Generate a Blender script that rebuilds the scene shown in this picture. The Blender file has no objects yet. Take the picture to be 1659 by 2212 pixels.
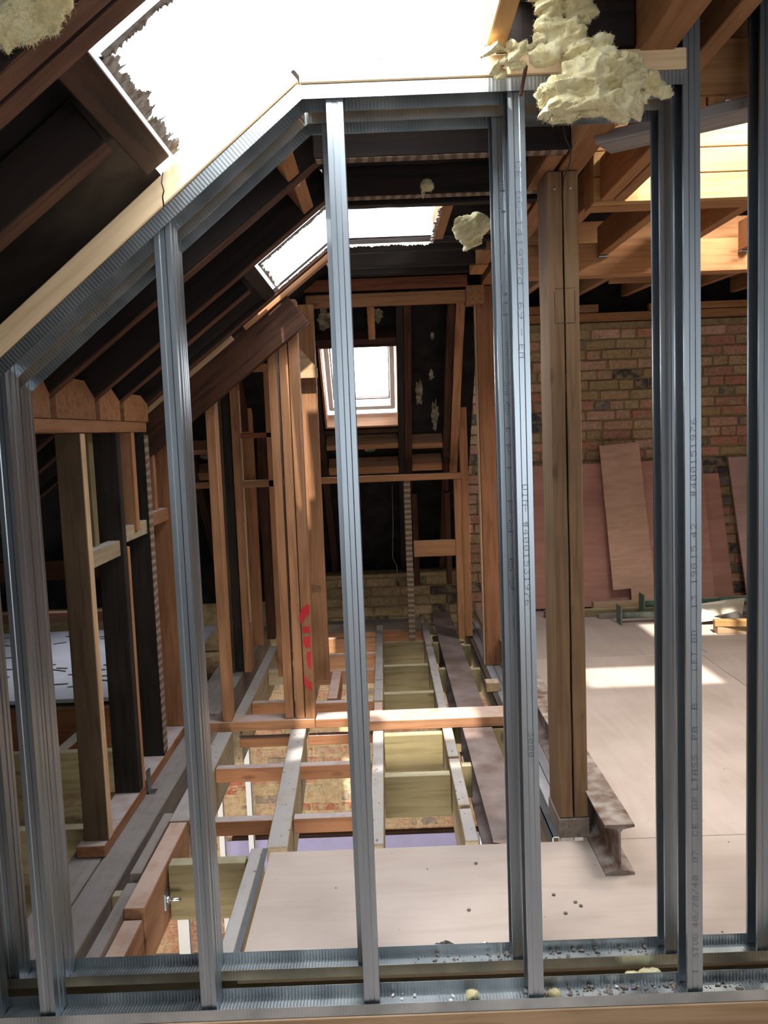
import bpy, bmesh, math, random
from mathutils import Vector, Matrix, noise
random.seed(7)
SC = bpy.context.scene
COL = SC.collection
V = Vector

# ------------------------------------------------------------------ camera
W, H, F = 1659, 2212, 1850.0
CX, CY = 829.5, 1106.0
CAM = V((0, 0, 1.4))
_Y = V((825 - CX, -(930 - CY), -F)).normalized()
_r = math.radians(2.2)
_X = V((math.cos(_r), math.sin(_r), 0)); _X = (_X - _Y * _X.dot(_Y)).normalized()
_Z = _X.cross(_Y)
R = Matrix((_X, _Y, _Z))                      # camera vector -> world vector
cam_data = bpy.data.cameras.new('camera')
cam_data.sensor_width = 36; cam_data.lens = F / H * 36; cam_data.clip_start = 0.05
cam = bpy.data.objects.new('camera', cam_data); COL.objects.link(cam)
cam.matrix_world = Matrix.Translation(CAM) @ R.to_4x4()
SC.camera = cam

# ------------------------------------------------------------------ world, sun, daylight
w = bpy.data.worlds.new('overcast_sky'); SC.world = w; w.use_nodes = True
w.node_tree.nodes['Background'].inputs[0].default_value = (0.86, 0.93, 1.0, 1)
w.node_tree.nodes['Background'].inputs[1].default_value = 3.0

def sun(energy, d, angle=1.2):
    l = bpy.data.lights.new('sun', 'SUN'); l.energy = energy; l.angle = math.radians(angle); l.color = (1, .95, .86)
    o = bpy.data.objects.new('sun', l); COL.objects.link(o)
    o.rotation_euler = V(d).to_track_quat('-Z', 'Y').to_euler()
sun(11.0, (0.10, 1.75, -2.42))

def area(name, loc, d, sx, sy, energy, color=(0.9, 0.95, 1.0), spread=180):
    l = bpy.data.lights.new(name, 'AREA'); l.shape = 'RECTANGLE'; l.size = sx; l.size_y = sy
    l.energy = energy; l.color = color; l.spread = math.radians(spread)
    o = bpy.data.objects.new(name, l); COL.objects.link(o); o.location = loc
    o.rotation_euler = V(d).to_track_quat('-Z', 'Y').to_euler()
    return o
# daylight that comes through the roof openings, the rear roof window, the front window and the windows below
area('daylight_near_opening', (-0.06, 1.68, 2.50), (0.0, 0.12, -1), .75, .50, 40, spread=125)
area('daylight_far_opening', (-0.05, 3.49, 2.385), (0.0, -0.1, -1), .72, .50, 20, spread=130)
area('daylight_roof_window', (-0.13, 5.62, 1.90), (0, -.8, -.62), .46, .60, 14)
area('daylight_right_opening', (1.3, 2.80, 3.0), (0, 0.15, -1), .9, .9, 105, (1, .95, .88))
area('daylight_far_right_opening', (1.93, 3.81, 2.56), (0, 0.2, -1), .6, .34, 55, (1, .95, .88))
area('daylight_front_window', (0.75, -1.75, 1.35), (0.1, 1, -.25), 1.6, 1.0, 17, (0.86, 0.93, 1.0))
area('daylight_lower_front', (-0.4, 0.3, -1.3), (0, 1, -.12), 2.6, 1.4, 150, (1, .96, .9))
area('daylight_lower_side', (-3.0, 4.2, -1.4), (1, .5, -.1), 2.2, 1.3, 80, (1, .97, .92))

area('eaves_fill', (-2.0, 5.3, 0.62), (0, 0, -1), .6, 1.0, 4)  # added fill lamp under the slope, brightens the eaves board; no opening there
SC.view_settings.view_transform = 'Standard'; SC.view_settings.look = 'None'
SC.view_settings.gamma = 1; SC.view_settings.use_curve_mapping = False
SC.view_settings.exposure = -0.10

# ------------------------------------------------------------------ picture measurements
def at(px, py, X=None, Y=None, Z=None):
    """the world point seen at a pixel of the photograph on a known plane"""
    d = R @ V((px - CX, -(py - CY), -F))
    t = (X - CAM.x) / d.x if X is not None else (Y - CAM.y) / d.y if Y is not None else (Z - CAM.z) / d.z
    return CAM + d * t

# ------------------------------------------------------------------ materials
def new_mat(name):
    m = bpy.data.materials.new(name); m.use_nodes = True
    nt = m.node_tree; nt.nodes.clear()
    out = nt.nodes.new('ShaderNodeOutputMaterial'); b = nt.nodes.new('ShaderNodeBsdfPrincipled')
    nt.links.new(b.outputs[0], out.inputs[0])
    return m, nt, b
def nd(nt, t, **k):
    n = nt.nodes.new(t)
    for a, v in k.items():
        if a.startswith('i_'): n.inputs[int(a[2:])].default_value = v
        else: setattr(n, a, v)
    return n
def ramp(nt, stops, mode='LINEAR'):
    r = nt.nodes.new('ShaderNodeValToRGB'); r.color_ramp.interpolation = mode
    e = r.color_ramp.elements
    while len(e) > 1: e.remove(e[-1])
    e[0].position, e[0].color = stops[0][0], (*stops[0][1], 1)
    for p, c in stops[1:]:
        k = e.new(p); k.color = (*c, 1)
    return r
def mixc(nt, fac, a, b, mode='MIX'):
    m = nt.nodes.new('ShaderNodeMix'); m.data_type = 'RGBA'; m.blend_type = mode
    if isinstance(fac, (int, float)): m.inputs[0].default_value = fac
    else: nt.links.new(fac, m.inputs[0])
    for s, v in ((6, a), (7, b)):
        if isinstance(v, tuple): m.inputs[s].default_value = (*v, 1)
        else: nt.links.new(v, m.inputs[s])
    return m.outputs[2]
def obj_coords(nt, scale, offs=30.0):
    tc = nt.nodes.new('ShaderNodeTexCoord'); oi = nt.nodes.new('ShaderNodeObjectInfo')
    mul = nd(nt, 'ShaderNodeMath', operation='MULTIPLY'); mul.inputs[1].default_value = offs
    nt.links.new(oi.outputs['Random'], mul.inputs[0])
    add = nd(nt, 'ShaderNodeVectorMath', operation='ADD')
    nt.links.new(tc.outputs['Object'], add.inputs[0]); nt.links.new(mul.outputs[0], add.inputs[1])
    mp = nt.nodes.new('ShaderNodeMapping'); mp.inputs['Scale'].default_value = scale
    nt.links.new(add.outputs[0], mp.inputs[0])
    return mp.outputs[0], oi, add.outputs[0]
def bump(nt, b, h, s=.3, d=.004):
    bp = nt.nodes.new('ShaderNodeBump'); bp.inputs['Strength'].default_value = s; bp.inputs['Distance'].default_value = d
    nt.links.new(h, bp.inputs['Height']); nt.links.new(bp.outputs[0], b.inputs['Normal'])

def wood(name, light, dark, knots=.5, dust=0.0, rough=.75, dustcol=(.50, .46, .46), grime=0.25, vary=.18, holes=0.0):
    m, nt, b = new_mat(name); L = nt.links
    v, oi, raw = obj_coords(nt, (1.3, 22, 22))
    n1 = nd(nt, 'ShaderNodeTexNoise'); n1.inputs['Scale'].default_value = 2.2; n1.inputs['Detail'].default_value = 5
    n1.inputs['Distortion'].default_value = .6
    L.new(v, n1.inputs['Vector'])
    r1 = ramp(nt, [(.32, dark), (.52, light), (.75, tuple(min(1, c * 1.12) for c in light))]); L.new(n1.outputs[0], r1.inputs[0])
    col = r1.outputs[0]
    # knots
    mk = nt.nodes.new('ShaderNodeMapping'); mk.inputs['Scale'].default_value = (3.4, 9, 9); L.new(raw, mk.inputs[0])
    vo = nt.nodes.new('ShaderNodeTexVoronoi'); vo.inputs['Scale'].default_value = 1.0; L.new(mk.outputs[0], vo.inputs['Vector'])
    rk = ramp(nt, [(.05, (1, 1, 1)), (.13, (0, 0, 0))]); L.new(vo.outputs['Distance'], rk.inputs[0])
    kf = nd(nt, 'ShaderNodeMath', operation='MULTIPLY'); kf.inputs[1].default_value = knots; L.new(rk.outputs[0], kf.inputs[0])
    col = mixc(nt, kf.outputs[0], col, tuple(c * .35 for c in dark))
    # grime
    ng = nd(nt, 'ShaderNodeTexNoise'); ng.inputs['Scale'].default_value = 5; ng.inputs['Detail'].default_value = 6; L.new(raw, ng.inputs['Vector'])
    rg = ramp(nt, [(.42, (0, 0, 0)), (.7, (1, 1, 1))]); L.new(ng.outputs[0], rg.inputs[0])
    gf = nd(nt, 'ShaderNodeMath', operation='MULTIPLY'); gf.inputs[1].default_value = grime; L.new(rg.outputs[0], gf.inputs[0])
    col = mixc(nt, gf.outputs[0], col, tuple(c * .5 for c in dark))
    # per-piece tone
    hv = nt.nodes.new('ShaderNodeHueSaturation')
    mr = nd(nt, 'ShaderNodeMapRange'); mr.inputs['To Min'].default_value = 1 - vary; mr.inputs['To Max'].default_value = 1 + vary
    L.new(oi.outputs['Random'], mr.inputs['Value']); L.new(mr.outputs[0], hv.inputs['Value']); L.new(col, hv.inputs['Color'])
    col = hv.outputs[0]
    if dust:
        ge = nt.nodes.new('ShaderNodeNewGeometry'); sx = nt.nodes.new('ShaderNodeSeparateXYZ'); L.new(ge.outputs['True Normal'], sx.inputs[0])
        rz = ramp(nt, [(.7, (0, 0, 0)), (.95, (1, 1, 1))]); L.new(sx.outputs['Z'], rz.inputs[0])
        nn = nd(nt, 'ShaderNodeTexNoise'); nn.inputs['Scale'].default_value = 14; nn.inputs['Detail'].default_value = 6; L.new(raw, nn.inputs['Vector'])
        rn = ramp(nt, [(.3, (.55,) * 3), (.55, (1,) * 3)]); L.new(nn.outputs[0], rn.inputs[0])
        mu = nd(nt, 'ShaderNodeMath', operation='MULTIPLY'); L.new(rz.outputs[0], mu.inputs[0]); L.new(rn.outputs[0], mu.inputs[1])
        mu2 = nd(nt, 'ShaderNodeMath', operation='MULTIPLY'); L.new(mu.outputs[0], mu2.inputs[0]); mu2.inputs[1].default_value = dust
        col = mixc(nt, mu2.outputs[0], col, dustcol)
    if holes:
        vh = nt.nodes.new('ShaderNodeTexVoronoi'); vh.inputs['Scale'].default_value = 26; L.new(raw, vh.inputs['Vector'])
        rh = ramp(nt, [(.10, (1,) * 3), (.16, (0,) * 3)]); L.new(vh.outputs['Distance'], rh.inputs[0])
        mh = nd(nt, 'ShaderNodeMath', operation='MULTIPLY'); L.new(rh.outputs[0], mh.inputs[0]); mh.inputs[1].default_value = holes
        col = mixc(nt, mh.outputs[0], col, (.06, .045, .035))
    L.new(col, b.inputs['Base Color']); b.inputs['Roughness'].default_value = rough
    b.inputs['Specular IOR Level'].default_value = .25
    bump(nt, b, n1.outputs[0], .25, .002)
    return m

def plain(name, col, rough=.6, metal=0.0, var=.25, scale=6.0, col2=None, bs=.2, spec=.4, stretch=(1, 1, 1), detail=6):
    m, nt, b = new_mat(name); L = nt.links
    v, oi, raw = obj_coords(nt, stretch)
    n = nd(nt, 'ShaderNodeTexNoise'); n.inputs['Scale'].default_value = scale; n.inputs['Detail'].default_value = detail; L.new(v, n.inputs['Vector'])
    c2 = col2 or tuple(c * (1 - var) for c in col)
    r = ramp(nt, [(.35, c2), (.65, col)]); L.new(n.outputs[0], r.inputs[0])
    L.new(r.outputs[0], b.inputs['Base Color'])
    b.inputs['Roughness'].default_value = rough; b.inputs['Metallic'].default_value = metal
    b.inputs['Specular IOR Level'].default_value = spec
    if bs: bump(nt, b, n.outputs[0], bs, .003)
    return m

M = {}
M['pine'] = wood('pine_new', (.38, .185, .088), (.275, .122, .052), .55, dust=.55)
M['pine_pale'] = wood('pine_pale', (.50, .33, .19), (.38, .23, .12), .55, dust=.4)
M['pine_orange'] = wood('pine_orange', (.33, .145, .066), (.24, .098, .042), .6, dust=.75)
M['pine_red'] = wood('pine_red', (.22, .075, .035), (.14, .042, .02), .5, dust=.7)
M['pine_brown'] = wood('browned_pine', (.29, .175, .092), (.215, .12, .06), .6)
M['roof_pine'] = wood('roof_pine', (.39, .19, .082), (.30, .135, .052), .6)
M['kerb'] = wood('kerb_pine', (.44, .25, .10), (.36, .19, .07), .6, grime=.05)
M['treated'] = wood('treated_pine', (.24, .19, .095), (.175, .135, .06), .7, dust=.6, dustcol=(.50, .46, .33))
M['old'] = wood('old_dark_timber', (.050, .022, .013), (.022, .011, .008), .2, grime=.5)
M['old_red'] = wood('old_red_timber', (.085, .035, .018), (.035, .015, .009), .2, grime=.5)
M['soot'] = wood('soot_black_timber', (.022, .014, .011), (.012, .009, .008), .1, grime=.4)
M['edge'] = wood('plaster_stained_edge', (.135, .062, .035), (.065, .03, .017), .2, grime=.6)
M['sooty'] = wood('sooty_timber', (.034, .024, .018), (.016, .012, .010), .2, dust=.3, dustcol=(.3, .24, .2), grime=.5)
M['brown_stud'] = wood('stained_stud', (.135, .085, .045), (.085, .052, .028), .3, grime=.4)
M['grey'] = wood('grey_weathered', (.22, .175, .145), (.15, .115, .092), .4, dust=.7, dustcol=(.28, .255, .25))
M['joist'] = wood('dusty_joist', (.34, .265, .165), (.26, .195, .115), .4, dust=.9, dustcol=(.385, .36, .355), holes=.8)
M['joist_orange'] = wood('dusty_orange_joist', (.38, .19, .10), (.28, .125, .06), .4, dust=.8, dustcol=(.56, .42, .36))
M['planking'] = wood('grey_plank', (.30, .275, .265), (.22, .2, .195), .1, dust=.7, dustcol=(.36, .35, .36))
M['track_timber'] = wood('track_timber', (.68, .50, .30), (.56, .38, .2), .7, grime=.1)
M['felt'] = plain('roofing_felt', (.022, .019, .018), .9, var=.5, scale=9, spec=.1)
M['lathed'] = None
M['plaster'] = plain('torn_plaster', (.72, .69, .66), .9, var=.35, scale=40)
M['torn'] = plain('torn_edge', (.46, .42, .38), .95, scale=60, col2=(.20, .15, .11))
M['white'] = plain('white_paint', (.80, .80, .78), .6, var=.05)
M['white_board'] = plain('pale_board', (.60, .60, .68), .8, var=.1)
M['lilac'] = plain('lilac_plasterboard', (.45, .42, .66), .8, var=.08)
M['ink'] = plain('print_ink', (.06, .06, .075), .7, var=.1, bs=0)
M['red'] = plain('red_spray', (.52, .015, .02), .6, var=.1, bs=0)
M['pencil'] = plain('pencil_mark', (.10, .06, .04), .8, var=.1, bs=0)
M['cable'] = plain('dark_cable', (.03, .022, .018), .5, var=.1, bs=0)
M['green'] = plain('green_steel', (.06, .20, .145), .5, .3, var=.5, scale=18, col2=(.12, .15, .11))
M['green_grey'] = plain('mortar_caked_steel', (.20, .24, .20), .7, .2, scale=25, col2=(.13, .15, .12))
M['rust'] = plain('rusty_steel', (.36, .31, .27), .75, .15, scale=16, col2=(.13, .065, .04), bs=.5)
M['darkrust'] = plain('dark_rusty_steel', (.075, .05, .04), .8, .2, scale=16, col2=(.035, .02, .017), bs=.5)
M['steelbrown'] = plain('primer_steel', (.24, .19, .175), .65, .1, scale=7, col2=(.14, .09, .075), bs=.4)
M['foil'] = plain('crumpled_foil', (.85, .87, .9), .18, 1.0, scale=50, bs=1.0)
M['bent_metal'] = plain('stained_galvanised', (.60, .56, .46), .45, .7, scale=6, col2=(.42, .33, .20))
M['concrete'] = plain('screed', (.30, .27, .25), .9, scale=4)
M['debris'] = plain('debris_crumbs', (.26, .23, .2), .9, scale=300, col2=(.08, .065, .05))
M['glass'] = None

def galv():
    m, nt, b = new_mat('galvanised_steel'); L = nt.links
    v, oi, raw = obj_coords(nt, (1, 1, .12))
    n = nd(nt, 'ShaderNodeTexNoise'); n.inputs['Scale'].default_value = 22; n.inputs['Detail'].default_value = 5; L.new(v, n.inputs['Vector'])
    r = ramp(nt, [(.3, (.31, .35, .38)), (.7, (.38, .42, .455))]); L.new(n.outputs[0], r.inputs[0]); L.new(r.outputs[0], b.inputs['Base Color'])
    rr = nd(nt, 'ShaderNodeMapRange'); rr.inputs['To Min'].default_value = .33; rr.inputs['To Max'].default_value = .42
    L.new(n.outputs[0], rr.inputs['Value']); L.new(rr.outputs[0], b.inputs['Roughness'])
    b.inputs['Metallic'].default_value = 1.0
    n2 = nd(nt, 'ShaderNodeTexVoronoi'); n2.inputs['Scale'].default_value = 420; L.new(raw, n2.inputs['Vector'])
    bump(nt, b, n2.outputs[0], .04, .0004)
    return m
M['galv'] = galv()
def knurl():
    m, nt, b = new_mat('knurled_track_steel'); L = nt.links
    tc = nt.nodes.new('ShaderNodeTexCoord')
    wv = nd(nt, 'ShaderNodeTexWave'); wv.inputs['Scale'].default_value = 38; wv.bands_direction = 'X'; L.new(tc.outputs['Object'], wv.inputs['Vector'])
    n = nd(nt, 'ShaderNodeTexNoise'); n.inputs['Scale'].default_value = 9; L.new(tc.outputs['Object'], n.inputs['Vector'])
    r = ramp(nt, [(.3, (.30, .33, .34)), (.7, (.5, .53, .54))]); L.new(n.outputs[0], r.inputs[0]); L.new(r.outputs[0], b.inputs['Base Color'])
    b.inputs['Metallic'].default_value = 1; b.inputs['Roughness'].default_value = .36
    bump(nt, b, wv.outputs['Fac'], .25, .001)
    return m
M['track'] = knurl()

def ply(name, c1, c2, scale=1.0):
    m, nt, b = new_mat(name); L = nt.links
    v, oi, raw = obj_coords(nt, (1.2 * scale, 7 * scale, 7 * scale), 7)
    n = nd(nt, 'ShaderNodeTexNoise'); n.inputs['Scale'].default_value = 1.6; n.inputs['Detail'].default_value = 7; n.inputs['Distortion'].default_value = 1.4; L.new(v, n.inputs['Vector'])
    r = ramp(nt, [(.34, c2), (.6, c1)]); L.new(n.outputs[0], r.inputs[0]); col = r.outputs[0]
    n2 = nd(nt, 'ShaderNodeTexNoise'); n2.inputs['Scale'].default_value = 2.4; n2.inputs['Detail'].default_value = 5; L.new(raw, n2.inputs['Vector'])
    r2 = ramp(nt, [(.35, (.78, .76, .74)), (.65, (1, 1, 1))]); L.new(n2.outputs[0], r2.inputs[0])
    col = mixc(nt, .7, col, r2.outputs[0], 'MULTIPLY')
    vo = nt.nodes.new('ShaderNodeTexVoronoi'); vo.inputs['Scale'].default_value = 9; L.new(raw, vo.inputs['Vector'])
    r3 = ramp(nt, [(.03, (1,) * 3), (.06, (0,) * 3)]); L.new(vo.outputs['Distance'], r3.inputs[0])
    f = nd(nt, 'ShaderNodeMath', operation='MULTIPLY'); L.new(r3.outputs[0], f.inputs[0]); f.inputs[1].default_value = .35
    col = mixc(nt, f.outputs[0], col, (.2, .16, .14))
    L.new(col, b.inputs['Base Color']); b.inputs['Roughness'].default_value = .62; b.inputs['Specular IOR Level'].default_value = .35
    return m
M['ply'] = ply('floor_plywood', (.50, .41, .355), (.462, .372, .318))
M['ply_pink'] = ply('pink_plywood', (.56, .28, .215), (.48, .23, .17))
M['ply_light'] = ply('light_plywood', (.62, .385, .27), (.52, .31, .215), 1.5)
M['ply_grey'] = ply('greyish_plywood', (.56, .38, .32), (.48, .31, .26))

def brick_mat(name, pal, soil):
    m, nt, b = new_mat(name); L = nt.links
    tc = nt.nodes.new('ShaderNodeTexCoord'); oi = nt.nodes.new('ShaderNodeObjectInfo')
    k = len(pal); rp = ramp(nt, [(i / k, c) for i, c in enumerate(pal)], 'CONSTANT'); L.new(oi.outputs['Random'], rp.inputs[0])
    mul = nd(nt, 'ShaderNodeMath', operation='MULTIPLY'); mul.inputs[1].default_value = 77; L.new(oi.outputs['Random'], mul.inputs[0])
    add = nd(nt, 'ShaderNodeVectorMath', operation='ADD'); L.new(tc.outputs['Object'], add.inputs[0]); L.new(mul.outputs[0], add.inputs[1])
    n = nd(nt, 'ShaderNodeTexNoise'); n.inputs['Scale'].default_value = 16; n.inputs['Detail'].default_value = 6; L.new(add.outputs[0], n.inputs['Vector'])
    r = ramp(nt, [(.45, (0,) * 3), (.62, (1,) * 3)]); L.new(n.outputs[0], r.inputs[0])
    f = nd(nt, 'ShaderNodeMath', operation='MULTIPLY'); L.new(r.outputs[0], f.inputs[0]); f.inputs[1].default_value = .75
    col = mixc(nt, f.outputs[0], rp.outputs[0], soil)
    n2 = nd(nt, 'ShaderNodeTexNoise'); n2.inputs['Scale'].default_value = 45; n2.inputs['Detail'].default_value = 4; L.new(add.outputs[0], n2.inputs['Vector'])
    r2 = ramp(nt, [(.3, (.6,) * 3), (.6, (1,) * 3)]); L.new(n2.outputs[0], r2.inputs[0])
    col = mixc(nt, .8, col, r2.outputs[0], 'MULTIPLY')
    L.new(col, b.inputs['Base Color']); b.inputs['Roughness'].default_value = .9; b.inputs['Specular IOR Level'].default_value = .15
    bump(nt, b, n.outputs[0], .6, .006)
    return m
M['brick'] = brick_mat('stock_brick', [(.58, .32, .22), (.62, .30, .22), (.46, .33, .17), (.50, .24, .17), (.09, .08, .08), (.42, .29, .15),
                                       (.56, .38, .22), (.52, .22, .15), (.22, .19, .165), (.52, .33, .2), (.60, .36, .26)], (.42, .31, .17))
M['brick_ochre'] = brick_mat('ochre_brick', [(.36, .26, .14), (.30, .22, .12), (.40, .27, .16), (.07, .06, .05), (.33, .24, .12), (.36, .2, .13), (.28, .2, .11)], (.30, .22, .11))
M['brick_low'] = brick_mat('pale_stock_brick', [(.58, .38, .24), (.60, .30, .20), (.56, .44, .27), (.50, .18, .11), (.36, .28, .22), (.60, .42, .26), (.62, .36, .24)], (.60, .46, .28))
M['mortar'] = plain('lime_mortar', (.36, .265, .14), .95, scale=22, col2=(.23, .165, .085), bs=.8, spec=.1)
M['mortar_low'] = plain('sandy_mortar', (.66, .50, .30), .95, scale=22, col2=(.48, .34, .19), bs=.9, spec=.1)

def wool_mat():
    m, nt, b = new_mat('mineral_wool'); L = nt.links
    v, oi, raw = obj_coords(nt, (1, 1, 1), 5)
    n = nd(nt, 'ShaderNodeTexNoise'); n.inputs['Scale'].default_value = 22; n.inputs['Detail'].default_value = 9; n.inputs['Roughness'].default_value = .75; L.new(v, n.inputs['Vector'])
    r = ramp(nt, [(.3, (.50, .40, .17)), (.48, (.70, .61, .34)), (.7, (.84, .79, .56))]); L.new(n.outputs[0], r.inputs[0]); L.new(r.outputs[0], b.inputs['Base Color'])
    b.inputs['Roughness'].default_value = .95; b.inputs['Specular IOR Level'].default_value = .05
    b.inputs['Sheen Weight'].default_value = .3
    n2 = nd(nt, 'ShaderNodeTexNoise'); n2.inputs['Scale'].default_value = 120; n2.inputs['Detail'].default_value = 6; L.new(v, n2.inputs['Vector'])
    bump(nt, b, n2.outputs[0], .5, .002)
    return m
M['wool'] = wool_mat()
M['wool_dark'] = plain('sooty_wool', (.33, .28, .19), .95, scale=30, col2=(.10, .085, .06), bs=.6, spec=.05)

def lath_mat():
    m, nt, b = new_mat('lath_marked_timber'); L = nt.links
    tc = nt.nodes.new('ShaderNodeTexCoord')
    wv = nd(nt, 'ShaderNodeTexWave'); wv.bands_direction = 'X'; wv.inputs['Scale'].default_value = 9; wv.inputs['Distortion'].default_value = 2.5; wv.inputs['Detail'].default_value = 3
    L.new(tc.outputs['Object'], wv.inputs['Vector'])
    r = ramp(nt, [(.35, (.13, .085, .055)), (.75, (.27, .20, .14))]); L.new(wv.outputs['Fac'], r.inputs[0]); L.new(r.outputs[0], b.inputs['Base Color'])
    b.inputs['Roughness'].default_value = .9
    bump(nt, b, wv.outputs['Fac'], .5, .004)
    return m
M['lath'] = lath_mat()
def glass_mat():
    m, nt, b = new_mat('window_glass')
    b.inputs['Base Color'].default_value = (1, 1, 1, 1); b.inputs['Roughness'].default_value = 0
    b.inputs['Transmission Weight'].default_value = 1; b.inputs['IOR'].default_value = 1.05
    return m
M['glass'] = glass_mat()
def sheet_mat():
    m, nt, b = new_mat('translucent_sheeting'); L = nt.links
    out = nt.nodes['Material Output']; tr = nt.nodes.new('ShaderNodeBsdfTranslucent'); tr.inputs[0].default_value = (.9, .93, .95, 1)
    mx = nt.nodes.new('ShaderNodeMixShader'); mx.inputs[0].default_value = .6
    b.inputs['Base Color'].default_value = (.9, .92, .93, 1)
    L.new(b.outputs[0], mx.inputs[1]); L.new(tr.outputs[0], mx.inputs[2]); L.new(mx.outputs[0], out.inputs[0])
    return m
M['sheeting'] = sheet_mat()

# ------------------------------------------------------------------ building helpers
def tag(o, label=None, cat=None, group=None, kind=None):
    if label: o['label'] = label
    if cat: o['category'] = cat
    if group: o['group'] = group
    if kind: o['kind'] = kind
    return o
def link(name, me, mat, parent=None, loc=None, mw=None):
    o = bpy.data.objects.new(name, me); COL.objects.link(o)
    if mat is not None and not me.materials: me.materials.append(mat)
    if mw is not None: o.matrix_world = mw
    elif loc is not None: o.location = loc
    if parent is not None:
        o.parent = parent; o.matrix_parent_inverse = wmat(parent).inverted()
    return o
_WM = {}
def wmat(o):
    m = o.matrix_basis.copy()
    if o.parent: m = wmat(o.parent) @ o.matrix_parent_inverse @ m
    return m
def bm_mesh(name, bm):
    me = bpy.data.meshes.new(name); bm.to_mesh(me); bm.free(); return me
def add_box(bm, x0, x1, y0, y1, z0, z1, mtx=None):
    vs = [bm.verts.new(V((x, y, z))) for x in (x0, x1) for y in (y0, y1) for z in (z0, z1)]
    if mtx: 
        for v in vs: v.co = mtx @ v.co
    for f in ((0, 1, 3, 2), (4, 6, 7, 5), (0, 4, 5, 1), (2, 3, 7, 6), (0, 2, 6, 4), (1, 5, 7, 3)):
        bm.faces.new([vs[i] for i in f])
    return vs
def frame(p0, p1, up):
    x = (p1 - p0).normalized(); y = V(up).cross(x)
    y.normalize(); z = x.cross(y)
    m = Matrix((x, y, z)).transposed().to_4x4(); m.translation = (p0 + p1) / 2
    return m
def beam(name, p0, p1, wd, ht, mat, up=(0, 0, 1), parent=None, label=None, cat='timber', group=None, rough=0.0, bev=.0025, cut0=0.0, cut1=0.0, kind=None):
    """sawn board from p0 to p1: wd across, ht along `up`; optional bevel cuts of the ends and a wavy edge"""
    p0, p1 = V(p0), V(p1); L = (p1 - p0).length; mw = frame(p0, p1, up)
    bm = bmesh.new()
    n = 14 if rough else 1
    rows = []
    for i in range(n + 1):
        t = -L / 2 + L * i / n
        row = []
        for (a, b) in ((-1, -1), (1, -1), (1, 1), (-1, 1)):
            j = V((0, random.uniform(-rough, rough), random.uniform(-rough, rough))) if rough else V((0, 0, 0))
            xo = 0
            if i == 0: xo = cut0 * (b + 1) / 2
            if i == n: xo = cut1 * (b + 1) / 2
            row.append(bm.verts.new(V((t + xo, a * wd / 2, b * ht / 2)) + j))
        rows.append(row)
    for i in range(n):
        for k in range(4):
            bm.faces.new((rows[i][k], rows[i][(k + 1) % 4], rows[i + 1][(k + 1) % 4], rows[i + 1][k]))
    bm.faces.new(rows[0][::-1]); bm.faces.new(rows[-1])
    bmesh.ops.recalc_face_normals(bm, faces=bm.faces)
    if bev: bmesh.ops.bevel(bm, geom=[e for e in bm.edges if e.calc_face_angle(0) > .6], offset=bev, segments=1, affect='EDGES')
    o = link(name, bm_mesh(name, bm), mat, parent, mw=mw)
    if not parent: tag(o, label, cat, group, kind)
    elif label: o['label'] = label
    return o
def bx(name, x0, x1, y0, y1, z0, z1, mat, **k):
    """axis-aligned board, its grain along its longest side"""
    d = [abs(x1 - x0), abs(y1 - y0), abs(z1 - z0)]; c = V(((x0 + x1) / 2, (y0 + y1) / 2, (z0 + z1) / 2))
    a = d.index(max(d)); e = V([0, 0, 0]); e[a] = d[a] / 2
    if a == 0: return beam(name, c - e, c + e, d[1], d[2], mat, **k)
    if a == 1: return beam(name, c - e, c + e, d[0], d[2], mat, **k)
    return beam(name, c - e, c + e, d[0], d[1], mat, up=(0, 1, 0), **k)
def boxes(name, lst, mat, parent=None, mtx=None):
    bm = bmesh.new()
    for b in lst: add_box(bm, *b, mtx=mtx)
    bmesh.ops.recalc_face_normals(bm, faces=bm.faces)
    return link(name, bm_mesh(name, bm), mat, parent)
def tube(name, pts, r, mat, parent=None, seg=8, closed=False):
    pts = [V(p) for p in pts]; bm = bmesh.new(); rings = []
    for i, p in enumerate(pts):
        d = (pts[min(i + 1, len(pts) - 1)] - pts[max(i - 1, 0)]).normalized()
        u = d.cross(V((.3, .2, 1))).normalized(); v = d.cross(u)
        rings.append([bm.verts.new(p + (u * math.cos(2 * math.pi * k / seg) + v * math.sin(2 * math.pi * k / seg)) * r) for k in range(seg)])
    for a, b in zip(rings, rings[1:]):
        for k in range(seg): bm.faces.new((a[k], a[(k + 1) % seg], b[(k + 1) % seg], b[k]))
    bm.faces.new(rings[0][::-1]); bm.faces.new(rings[-1])
    bmesh.ops.recalc_face_normals(bm, faces=bm.faces)
    me = bm_mesh(name, bm)
    for p in me.polygons: p.use_smooth = True
    return link(name, me, mat, parent)
def sheet(name, corners, th, mat, parent=None, normal=None):
    """flat board of any outline (world points), thickness th away from the viewer"""
    cs = [V(c) for c in corners]; x = (cs[1] - cs[0]).normalized(); n = V(normal).normalized() if normal else x.cross(cs[2] - cs[0]).normalized()
    y = n.cross(x).normalized(); c = sum(cs, V()) / len(cs)
    mw = Matrix((x, y, n)).transposed().to_4x4(); mw.translation = c; inv = mw.inverted()
    bm = bmesh.new(); a = [bm.verts.new(inv @ p) for p in cs]; b = [bm.verts.new((inv @ p) + V((0, 0, th))) for p in cs]
    k = len(cs); bm.faces.new(a[::-1]); bm.faces.new(b)
    for i in range(k): bm.faces.new((a[i], a[(i + 1) % k], b[(i + 1) % k], b[i]))
    bmesh.ops.recalc_face_normals(bm, faces=bm.faces)
    return link(name, bm_mesh(name, bm), mat, parent, mw=mw)
def empty(name, loc, label, cat, group=None):
    o = bpy.data.objects.new(name, None); COL.objects.link(o); o.location = loc; o.empty_display_size = .05
    return tag(o, label, cat, group)

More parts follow.
